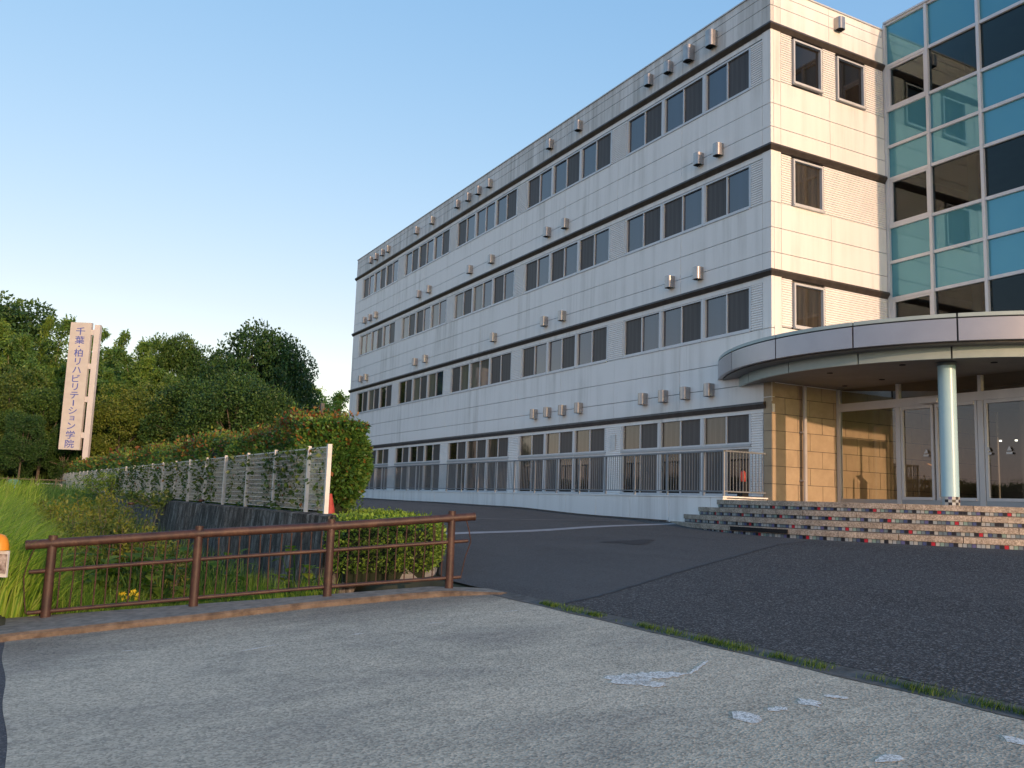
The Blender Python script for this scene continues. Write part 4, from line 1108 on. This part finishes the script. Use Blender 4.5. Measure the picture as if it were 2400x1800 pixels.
# ---------------------------------------------------------------- roadwork board at the left edge
wb = empty('barrier_sign', (-.15,11.6,.3), 'white framed notice board with orange helmet figure at the left picture edge', 'sign')
def qb(px0, px1, py0, py1, zc, d, mat, name, mats=None):
    a, b = at(px0, py1, zc), at(px1, py0, zc); m = MB()
    A_, B_ = at(px0, py0, zc), at(px1, py1, zc)
    ux = (B_-a); ux = Vector((ux.x,ux.y,0)); wn = Vector((-fwd.x,-fwd.y,0)).normalized()
    x0, y0, x1, y1 = a.x, a.y, b.x, b.y
    vs = []
    for o_ in (0, -d): 
        for (x, y, z) in ((x0,y0,a.z),(x1,y1,a.z),(x1,y1,b.z),(x0,y0,b.z)): vs.append((x+wn.x*(d+o_), y+wn.y*(d+o_), z))
    m.add(vs, [(0,1,2,3),(7,6,5,4),(0,4,5,1),(1,5,6,2),(2,6,7,3),(3,7,4,0)]); return m.build(name, mat, wb)
wb.location = at(-20, 1450, 9.8)
qb(-70, 24, 1291, 1349, 9.75, .03, white_p, 'board')
qb(-66, 17, 1299, 1341, 9.7, .012, mat_noise('picture_brown', (.10,.05,.03), (.55,.48,.42), 14, .6), 'panel')
m = MB(); c = at(-2, 1276, 9.75); m.tube([c+Vector((0,0,-.06)), c+Vector((0,0,0)), c+Vector((0,0,.06)), c+Vector((0,0,.10)), c+Vector((0,0,.115))], .1, 16, rs=[.105,.10,.08,.05,.01]); m.build('helmet', orange_m, wb)
m = MB(); m.tube([at(-20,1349,9.8), Vector((at(-20,1349,9.8).x, at(-20,1349,9.8).y, -.1))], .02, 8); m.build('leg', white_p, wb)

# ---------------------------------------------------------------- grass and weeds
def blades(n, region, h, wd, lean, zf, name, mats, parent=None, curve=.35, segs=3):
    pts = region(n); n = len(pts)
    Hh_ = h*rng.uniform(.45,1.2,n); az_ = rng.uniform(0,2*math.pi,n)
    dirx = np.cos(az_)*.35+lean[0]; diry = np.sin(az_)*.35+lean[1]
    sd_ = rng.uniform(0,math.pi,n); sx_, sy_ = np.cos(sd_), np.sin(sd_)
    z0 = np.array([zf(p[0],p[1]) for p in pts]); out = []
    prevL = prevR = None
    for k in range(segs+1):
        t = k/segs; off = Hh_*(curve*t**2); w_ = wd*(1-t*.92)
        cx = pts[:,0]+dirx*off; cy = pts[:,1]+diry*off; cz = z0+Hh_*(t-.22*t**3*np.hypot(dirx,diry))
        Lp = np.stack([cx-sx_*w_/2, cy-sy_*w_/2, cz],1); Rp = np.stack([cx+sx_*w_/2, cy+sy_*w_/2, cz],1)
        if k: out.append(np.stack([prevL, prevR, Rp, Lp],1))
        prevL, prevR = Lp, Rp
    V = np.stack(out,1).reshape(-1,4,3)
    # join the segments of one blade into one island
    nb = n; me = bpy.data.meshes.new(name)
    verts = []
    L0 = out[0][:,0]; R0 = out[0][:,1]
    arr = [L0,R0]
    for q in out: arr += [q[:,3], q[:,2]]
    A = np.stack(arr,1)              # n, 2*(segs+1), 3
    m_ = 2*(segs+1); me.vertices.add(n*m_); me.vertices.foreach_set('co', A.astype(np.float32).ravel())
    base = (np.arange(n)*m_)[:,None,None]; fq = np.array([[2*k,2*k+1,2*k+3,2*k+2] for k in range(segs)])[None]
    F_ = (base+fq).reshape(-1,4); nf = len(F_)
    me.loops.add(nf*4); me.loops.foreach_set('vertex_index', F_.astype(np.int32).ravel()); me.polygons.add(nf)
    me.polygons.foreach_set('loop_start', np.arange(0,nf*4,4,dtype=np.int32)); me.polygons.foreach_set('loop_total', np.full(nf,4,dtype=np.int32))
    me.polygons.foreach_set('use_smooth', np.ones(nf,dtype=bool))
    for mt_ in mats: me.materials.append(mt_)
    me.update(calc_edges=True); me.validate()
    o = bpy.data.objects.new(name, me); COL.objects.link(o)
    if parent: o.parent = parent; o.location = -parent.location
    return o
def reg(x0, x1, y0, y1, f=None, yp=1.6):
    def g(n):
        x = rng.uniform(x0,x1,n); y = y0+(y1-y0)*rng.uniform(0,1,n)**yp
        p = np.stack([x,y],1)
        return p[np.array([f(a,b) for a,b in p])] if f else p
    return g
def zGa(x, y): return zG(x, y)
left_edge = lambda x, y: x < .55+.012*(y-12)-.25*math.sin(y*.6) and x > -3.2-.06*y
o = blades(30000, reg(-4,1.2,11.9,26,left_edge,1.5), 1.0, .023, (.5,-.1), zGa, 'tall_grass', [lf_grass], curve=.75); tag(o, 'tall bright green grass bank at the left behind the kerb', 'grass', kind='stuff')
o = blades(9000, reg(-7,.7,24,52,None,1.2), .9, .05, (.4,0), zGa, 'field_grass', [lf_grass], curve=.6); tag(o, 'bright grass further along the field at the left', 'grass', kind='stuff')
def ditch(x, y): return x < 4.0 and x > .3
o = blades(15000, reg(.3,4.0,11.95,17,None,1.4), .62, .016, (.2,-.2), zGa, 'ditch_grass', [lf_grass], curve=.7); tag(o, 'darker grass filling the ditch behind the brown fence', 'grass', kind='stuff')
o = blades(9000, reg(.5,4.0,16,50,None,1.3), .8, .035, (.2,-.1), zGa, 'meadow_grass', [lf_grass_d], curve=.6); tag(o, 'dull green meadow grass below the retaining wall', 'grass', kind='stuff')
o = blades(700, reg(3.0,3.95,12.1,12.9,None,1), .85, .028, (-.1,0), zGa, 'reed_clump', [lf_grass], curve=.5); tag(o, 'clump of broad upright reed leaves by the third fence post', 'reed')
def lawnf(x, y): return zG(x,y)
grid('lawn', lin(-14, 4, 12), lin(48, 66, 12), lambda x, y: zG(x, y)+.02+.12*sm((y-48)/4), lawn)
tag(bpy.data.objects['lawn'], kind='structure')
# weeds along the gutter
def gut(n):
    y = rng.uniform(-1, 9.3, n); cl_ = np.sin(y*6.3)+np.sin(y*2.1+1)+.9*np.sin(y*14); keep = (cl_ > rng.uniform(-1.5,1.6,n))
    y = y[keep]; x = 5.55+rng.normal(0,1,len(y))*(.02+.035*np.abs(np.sin(y*3.3+1))); return np.stack([x,y],1)
o = blades(11000, gut, .05, .006, (.3,-.3), lambda x, y: az(x), 'gutter_weeds', [lf_azalea, lf_weed], curve=.9); tag(o, 'sparse weeds and moss growing along the gutter between concrete and asphalt', 'weeds', kind='stuff')

def shrub(name, cx, cy, w_, h_, nl, size, mat, label, cat='shrub', group=None, spiky=.3, zb=None):
    z0 = zG(cx, cy) if zb is None else zb
    e = empty(name, (cx, cy, z0), label, cat, group)
    P = []; NR = []
    ns = 14; stems = []
    sm_ = MB()
    for i in range(ns):
        a = random.uniform(0, 2*math.pi); r = w_*.5*math.sqrt(random.random()); hh_ = h_*random.uniform(.65,1.0)
        tip = Vector((cx+r*math.cos(a), cy+r*math.sin(a), z0+hh_)); bs = Vector((cx+.3*r*math.cos(a), cy+.3*r*math.sin(a), z0)); stems.append((bs, tip)); sm_.tube([bs, (bs+tip)/2+Vector((random.uniform(-.04,.04),0,0)), tip], .008, 5, rs=[.012,.009,.004], caps=False)
    for _ in range(nl):
        b_, t_ = random.choice(stems); u = random.random()**.7; p = b_+(t_-b_)*u; sp_ = .16*w_*(1.15-u)+.02
        P.append(p+Vector((random.gauss(0,sp_),random.gauss(0,sp_),random.gauss(0,.04)))); NR.append((0,0,.6))
    V = leaf_quads(np.array(P), size*rng.uniform(.7,1.3,len(P)), .35, np.array(NR))
    quads('foliage', V, mat, None, e); sm_.build('stems', bark, e); return e
wl_ = ['feathery yellow-green bush nearest the tall grass','feathery yellow-green bush behind the first fence span','tall yellow-green bush left of the dark wall','spreading yellow-green bush by the dark wall foot','low yellow-green bush under the mesh fence','rounded green bush at the far end of the ditch','dull green bush beyond the yellow-green bushes']
for i, (px, py, zc, w_, h_) in enumerate(((175,1205,15,1.1,1.3),(240,1200,15.5,1.2,1.35),(290,1185,17,1.3,1.4),(345,1215,15.5,1.0,1.1),(390,1262,14,.9,.8),(235,1150,24,2.2,1.3),(150,1170,20,1.4,1.2))):
    p = at(px, py, zc); zg = zG(p.x, p.y); hh_ = max(.5, p.z-zg)
    shrub('bush', p.x, p.y, w_, hh_, 2600, .07 if zc < 20 else .1, lf_weed, wl_[i]+'', 'bush', 'wild bushes in the ditch')
# bushes on wall foot
for i, (px, py, zc, w_, h_, lab) in enumerate(((265,1105,36,3.0,1.0,'loose green bush growing over the far part of the mesh fence'),(385,1150,26,2.4,.5,'low brownish-green plants along the top of the dark wall'))):
    p = at(px, py, zc); shrub('bush', p.x, p.y, w_, h_, 1800, .12, lf_azalea if i == 0 else lf_vine, lab, 'bush', zb=p.z-h_)
# big-leaved plants and yellow flower just behind the fence
def bigleaf(px, py, zc, n, sz, label, seed):
    p = at(px, py, zc); z0 = zG(p.x, p.y); e = empty('broad_leaved_plant', (p.x,p.y,z0), label, 'plant', 'broad-leaved plants behind the fence'); m = MB(); s_ = MB()
    for i in range(n):
        a = random.uniform(0, 2*math.pi); r = random.uniform(.05,.34); hh_ = (p.z-z0)*random.uniform(.45,1.05)
        c = Vector((p.x+r*math.cos(a), p.y+r*math.sin(a), z0+hh_)); s_.tube([(p.x,p.y,z0), (p.x+.5*r*math.cos(a), p.y+.5*r*math.sin(a), z0+hh_*.75), c], .006, 5, caps=False)
        L = sz*random.uniform(.75,1.2); d = Vector((math.cos(a), math.sin(a), random.uniform(-.5,.2))).normalized(); s = d.cross(Vector((0,0,1))).normalized(); u_ = s.cross(d)
        outl = [(0,0),(.12,.30),(.38,.44),(.70,.32),(1,0)]
        mid = [c+d*(L*t)-u_*(L*.10*(2*t-1)**2) for t, _ in outl]
        Lf = [c+d*(L*t)+s*(L*w2)+u_*(L*.12*w2)-u_*(L*.10*(2*t-1)**2) for t, w2 in outl]; Rf = [c+d*(L*t)-s*(L*w2)+u_*(L*.12*w2)-u_*(L*.10*(2*t-1)**2) for t, w2 in outl]
        k = 5; m.add(mid+Lf+Rf, [(0,1,k+1,k),(1,2,k+2,k+1),(2,3,k+3,k+2),(3,4,k+4,k+3),(1,0,2*k,2*k+1),(2,1,2*k+1,2*k+2),(3,2,2*k+2,2*k+3),(4,3,2*k+3,2*k+4)], 0, True)
    m.build('leaves', lf_big, e); s_.build('stems', lf_grass_d, e); return p
bigleaf(255,1290,12.3,34,.24,'broad-leaved yellow-green plant behind the first fence span, left one',1)
bigleaf(320,1300,12.2,34,.24,'broad-leaved plant behind the first fence span beside the yellow flowers',2)
bigleaf(385,1290,12.3,28,.22,'broad-leaved plant just left of the second fence post',3)
bigleaf(520,1300,12.6,20,.18,'broad-leaved plant just right of the second fence post',4)
bigleaf(700,1290,12.6,24,.18,'dark broad-leaved plant near the third fence post',5)
p = at(300,1405,11.85)
fl_ = empty('yellow_flower', p, 'small bright yellow flowers low behind the fence above the kerb', 'flower')
for i in range(9):
    c = p+Vector((random.uniform(-.12, .12), random.uniform(-.05, .05), random.uniform(-.05, .12))); m = MB(); pts_ = [c-Vector((0, .004, 0))]
    for k in range(10):
        a = 2*math.pi*k/10; rr = .034 if k % 2 == 0 else .016; pts_.append(c+Vector((rr*math.cos(a), -.012 if k % 2 == 0 else 0, rr*math.sin(a))))
    m.add(pts_, [(0, 1+k, 1+(k+1) % 10) for k in range(10)]); m.tube([c+Vector((0,.004,0)), Vector((c.x, c.y+.01, c.z-.06))], .003, 4); m.build('bloom', yel, fl_)
m = MB(); m.tube([(p.x,p.y,zG(p.x,p.y)),(p.x,p.y,p.z)], .006, 5); m.build('stem', culm, fl_)

# ---------------------------------------------------------------- far fence, bench
ff = empty('field_fence', (0, 64, 1.2), 'thin brown rail fence across the lawn at the foot of the wood', 'fence'); 
m = MB(); r_ = MB()
for i in range(12):
    x = -9+i*1.35; m = MB(); m.box(x-.04, x+.04, 63.96, 64.04, 1.1, 2.05); m.build('post', bark, ff)
m = MB(); m.box(-9,5.9,63.97,64.03,1.9,1.97); m.box(-9,5.9,63.97,64.03,1.5,1.55); m.build('rail', bark, ff)
bn = at(115,1150,58); be = empty('field_bench', (bn.x,bn.y,1.2), 'small pale bench on the lawn at the far left', 'bench')
x, y, z = bn.x, bn.y, bn.z; m = MB(); m.box(x-.85,x+.85,y-.2,y+.2,z+.42,z+.48); m.build('seat', sign_post, be)
for s in (-.7,.7): m = MB(); m.box(x+s-.04,x+s+.04,y-.18,y+.18,z-.05,z+.42); m.build('leg', sign_post, be)
bt = at(30,1150,57); m = MB(); m.tube([bt+Vector((0,0,-.1)), bt+Vector((0,0,.6)), bt+Vector((0,0,.75))], .4, 12, rs=[.42,.45,.2]); o = m.build('water_tub', mat_noise('teal_plastic', (.10,.30,.30), (.14,.36,.36), 3, .5)); tag(o, 'squat teal plastic tub on the lawn left of the bench', 'tub')
pp = at(755, 960, 31); m = MB(); m.tube([(pp.x,pp.y,1.2),(pp.x,pp.y,pp.z+.2)], .045, 10); m.box(pp.x-.06,pp.x+.06,pp.y-.06,pp.y+.06,pp.z,pp.z+.22); o = m.build('lamp_post', mat_noise('grey_post', (.06,.06,.06), (.09,.09,.09), 3, .6)); tag(o, 'thin dark post rising behind the tall hedge', 'post')

# ---------------------------------------------------------------- trees
def tree_mesh(kind, Ht, Wd, nl, mat, seedv):
    """meshes (crown, trunk) of unit placement: base at origin"""
    random.seed(seedv); P = []; NR = []; tk = MB(); DR = 0
    if kind == 'bamboo':
        nc = 6
        for c in range(nc):
            a = random.uniform(0, 6.28); r = Wd*.34*math.sqrt(random.random()); bx, by = r*math.cos(a), r*math.sin(a); hh_ = Ht*(1.0 if c == 0 else random.uniform(.66,.95)); la = random.uniform(0,6.28); le = hh_*random.uniform(.10,.24)
            pts = []
            for k in range(9): t = k/8; pts.append(Vector((bx+le*math.cos(la)*t**4, by+le*math.sin(la)*t**4, hh_*(t-.16*t**6))))
            tk.tube(pts, .06, 5, rs=[.06-.045*k/8 for k in range(9)], caps=False)
            m_ = nl//nc
            for _ in range(m_):
                t = .15+.85*random.random()**1.15; i = min(7, int(t*8)); f = t*8-i; p = pts[i]+(pts[i+1]-pts[i])*f
                nd = int(t*22); env = Wd*.27*(1.0-.70*max(0, (t-.35)/.65)**1.4)*(.30+.95*((nd*7+c*3) % 5)/4)
                a2 = (nd*2.4+c) + random.choice((0,2.1,4.2)) + random.gauss(0,.35); rr = env*math.sqrt(random.random()); P.append(p+Vector((rr*math.cos(a2), rr*math.sin(a2), rr*.30-rr*rr*.75+random.gauss(0,.09)))); NR.append((math.cos(a2)*.4, math.sin(a2)*.4, -.2))
        size, asp = .26, .30
    else:
        tk.tube([(0,0,0),(.05*Wd*.2,0,Ht*.3),(0,.1,Ht*.6),(0,0,Ht*.85)], .2, 7, rs=[.03*Ht*.6,.025*Ht*.55,.015*Ht*.5,.03], caps=False)
        cl_ = []
        ncl = 70 if kind == 'round' else 34
        for c in range(ncl):
            while True:
                q = Vector((random.uniform(-1,1), random.uniform(-1,1), random.uniform(-1,1)))
                if q.length < 1: break
            q = q.normalized()*(q.length**.45)
            zc_ = Ht*.56+q.z*Ht*.42; shp = 1.0 if kind == 'round' else (1.0-.35*max(0, q.z))
            cl_.append((Vector((q.x*Wd*.42*shp, q.y*Wd*.42*shp, zc_)), Wd*(random.uniform(.13,.19) if kind == 'round' else random.uniform(.11,.19))))
            if c % 4 == 0: tk.tube([(0,0,Ht*.35), (q.x*Wd*.2,q.y*Wd*.2,(zc_+Ht*.35)/2), cl_[-1][0]], .05, 5, rs=[.12,.07,.03], caps=False)
        for _ in range(nl):
            c, r = random.choice(cl_); q = Vector((random.gauss(0,1),random.gauss(0,1),random.gauss(0,1))).normalized()*r*random.uniform(.7,1.05); q.z *= .75
            P.append(c+q); NR.append((q.x/r, q.y/r, q.z/r+.3))
        size, asp = (.21 if kind == 'round' else .18), .6
    P = np.array(P); V = leaf_quads(P, size*np.ones(len(P)), asp, np.array(NR), droop=.35 if kind == 'bamboo' else 0)
    co = quads('crown', V, mat); to = tk.build('trunk', culm if kind == 'bamboo' else bark); a, b = co.data, to.data; bpy.data.objects.remove(co); bpy.data.objects.remove(to); return a, b
TM = {'ba': tree_mesh('bamboo', 10, 3.6, 17000, lf_bamboo, 1), 'bb': tree_mesh('bamboo', 10, 4.0, 17000, lf_bamboo, 2), 'bl': tree_mesh('bamboo', 10, 4.6, 14000, lf_bamboo_l, 3),
      'ro': tree_mesh('round', 10, 8.5, 34000, lf_broad, 4), 'br': tree_mesh('broad', 10, 8, 24000, lf_broad, 5), 'bw': tree_mesh('broad', 10, 8, 24000, lf_broad2, 6), 'rd': tree_mesh('round', 10, 9, 30000, lf_broad, 8)}
random.seed(21)
tn = {'b': ('bamboo', 'bamboo'), 'r': ('tree', 'tree')}
def tree(kind, px, pt, zc, wsc, label, group, gz=1.2):
    top = at(px, pt, zc); h = top.z-gz; nm = 'bamboo_clump' if kind in ('ba','bb','bl') else 'broadleaf_tree'
    e = empty(nm, (top.x, top.y, gz), label, 'bamboo' if nm[0:2] == 'ba' else 'tree', group)
    k = h/10.; rz = random.uniform(0, 6.28)
    for d, nme in zip(TM[kind], ('crown','trunk' if nm[0] == 'b' and 'tree' in nm else 'culms')):
        o = bpy.data.objects.new(nme, d); COL.objects.link(o); o.parent = e; o.scale = (k*wsc, k*wsc, k); o.rotation_euler.z = rz
    return e
G1, G2, G3 = 'bamboo clumps in the wood', 'broadleaf trees in the wood', 'trees standing west of the road'
T = [('bb',20,720,68,.9,'bright bamboo behind the far bench',G1),('ba',75,740,67,.9,'bamboo filling the gap behind the pointed tip',G1),('bb',120,735,68,.8,'short bamboo left of the name board',G1),('ba',210,760,67,.9,'bamboo crossing behind the name board post',G1),('bb',250,748,67,.9,'light bamboo just right of the name board',G1),('ba',285,765,66,.9,'drooping bamboo right of the name board',G1),('bb',322,790,67,.9,'full bamboo left of the bright one',G1),('ba',362,800,66,.9,'leafy bamboo below the slender drooping one',G1),('ba',432,830,66,.9,'bamboo under the dark narrow tree',G1),('bb',470,850,66,.8,'bamboo left of the round-crowned tree foot',G1),
     ('br',-70,670,72,1.1,'dark tree mostly cut off by the left picture edge',G2),('br',5,672,74,1.0,'dark tree rising highest at the left edge',G2),('ba',55,690,70,.9,'bamboo left of the pointed bamboo tip',G1),('ba',98,672,72,.55,'tall pointed bamboo tip left of the name sign',G1),
     ('bb',140,692,74,.9,'bamboo just left of the name board top',G1),('bb',190,715,70,.9,'bamboo directly behind the top of the name board',G1),('ba',236,703,73,.75,'twin-tipped bamboo right of the name board',G1),('ba',268,712,70,.7,'bamboo leaning right of the name board top',G1),
     ('bb',306,728,72,.7,'narrow feathery bamboo between name board and gap',G1),('bb',345,752,69,.9,'bright green bamboo at mid wood',G1),('ba',380,748,73,.7,'slender bamboo with bare drooping top',G1),('br',415,768,74,.6,'dark narrow tree right of the slender bamboo',G2),
     ('bb',452,775,70,.8,'bamboo before the gap left of the big round tree',G1),('br',490,800,74,.7,'shadowy tree left of the big round tree',G2),
     ('ro',600,778,70,.80,'large dark round-crowned tree at the right end of the wood',G2),('rd',668,815,73,.62,'right shoulder tree of the round-crowned group',G2),
     ('bl',768,845,86,1.2,'light green bamboo in the gap before the building',G1),('bl',805,885,88,1.0,'lowest light bamboo beside the building corner',G1),('bl',738,860,88,1.0,'light bamboo touching the big dark tree',G1),
     # lower front row
     ('bw',30,850,63,.95,'mid-green lower tree at the left edge of the lawn',G2),('br',110,900,61,.95,'dark lower tree left of the name board foot',G2),('bw',290,900,62,1.0,'warm green lower tree right of the name board foot',G2),('ba',225,840,64,1.1,'bushy bamboo behind the name board post',G1),
     ('bb',330,830,65,1.0,'bushy bamboo in the middle of the wood edge',G1),('bw',400,890,63,1.1,'leafy lower tree above the middle of the tall hedge',G2),('br',480,880,62,1.1,'dark lower tree above the tall hedge',G2),('rd',560,890,60,1.0,'dark spreading tree in front of the round-crowned tree',G2),
     ('rd',640,925,60,.8,'lowest dark tree behind the near end of the tall hedge',G2),('br',60,960,58,.8,'shaded undergrowth tree behind the lawn fence',G2),('br',160,985,60,.7,'shaded small tree under the name board',G2),('bw',-30,930,60,.9,'half-hidden tree at the left frame edge',G2),('br',420,960,64,1.0,'shaded tree just over the hedge line',G2),('br',690,955,66,.7,'dark small tree near the lamp post',G2)]
for k, px, pt, zc, ws, lab, g in T: tree(k, px, pt, zc, ws, lab, g)
# wood interior: continuous dark mass closing the gaps low down
P = []
for _ in range(26000):
    px = random.uniform(-120, 720); zc = random.uniform(70, 84); p = at(px, 1100, zc); tp = at(px, 850+max(0,(px-440))*.2+40*math.sin(px*.02), zc).z; P.append((p.x, p.y, 1.0+(tp-1.0)*random.random()**.9))
for _ in range(16000):
    px = random.uniform(-120, 470); zc = random.uniform(63.5, 68); p = at(px, 1100, zc); P.append((p.x, p.y, 1.0+(2.6+1.3*math.sin(px*.05)+.9*math.sin(px*.13))*random.random()))
V = leaf_quads(np.array(P), .38*np.ones(len(P)), .6); o = quads('wood_understorey', V, lf_broad); tag(o, 'dense dark leafy mass filling the wood behind the trees', 'woodland', kind='stuff')
# a treeline west of the road (seen mirrored in the entrance glass)
wl3 = ['first','second','third','fourth','fifth','sixth','seventh']
for i, (x, y) in enumerate(((-38,40),(-44,50),(-50,60),(-46,70),(-38,76),(-28,78),(-18,78))):
    e = empty('broadleaf_tree', (x, y, .5), wl3[i]+' tree counting north in the western row', 'tree', G3)
    for d, nme in zip(TM['rd' if i % 2 else 'br'], ('crown','trunk')):
        o = bpy.data.objects.new(nme, d); COL.objects.link(o); o.parent = e; o.scale = (1.1,1.1,.36+.04*(i % 3)); o.rotation_euler.z = i

# ---------------------------------------------------------------- render settings
S.render.engine = 'CYCLES'
S.cycles.max_bounces = 8; S.cycles.transparent_max_bounces = 12
S.cycles.sample_clamp_indirect = 6
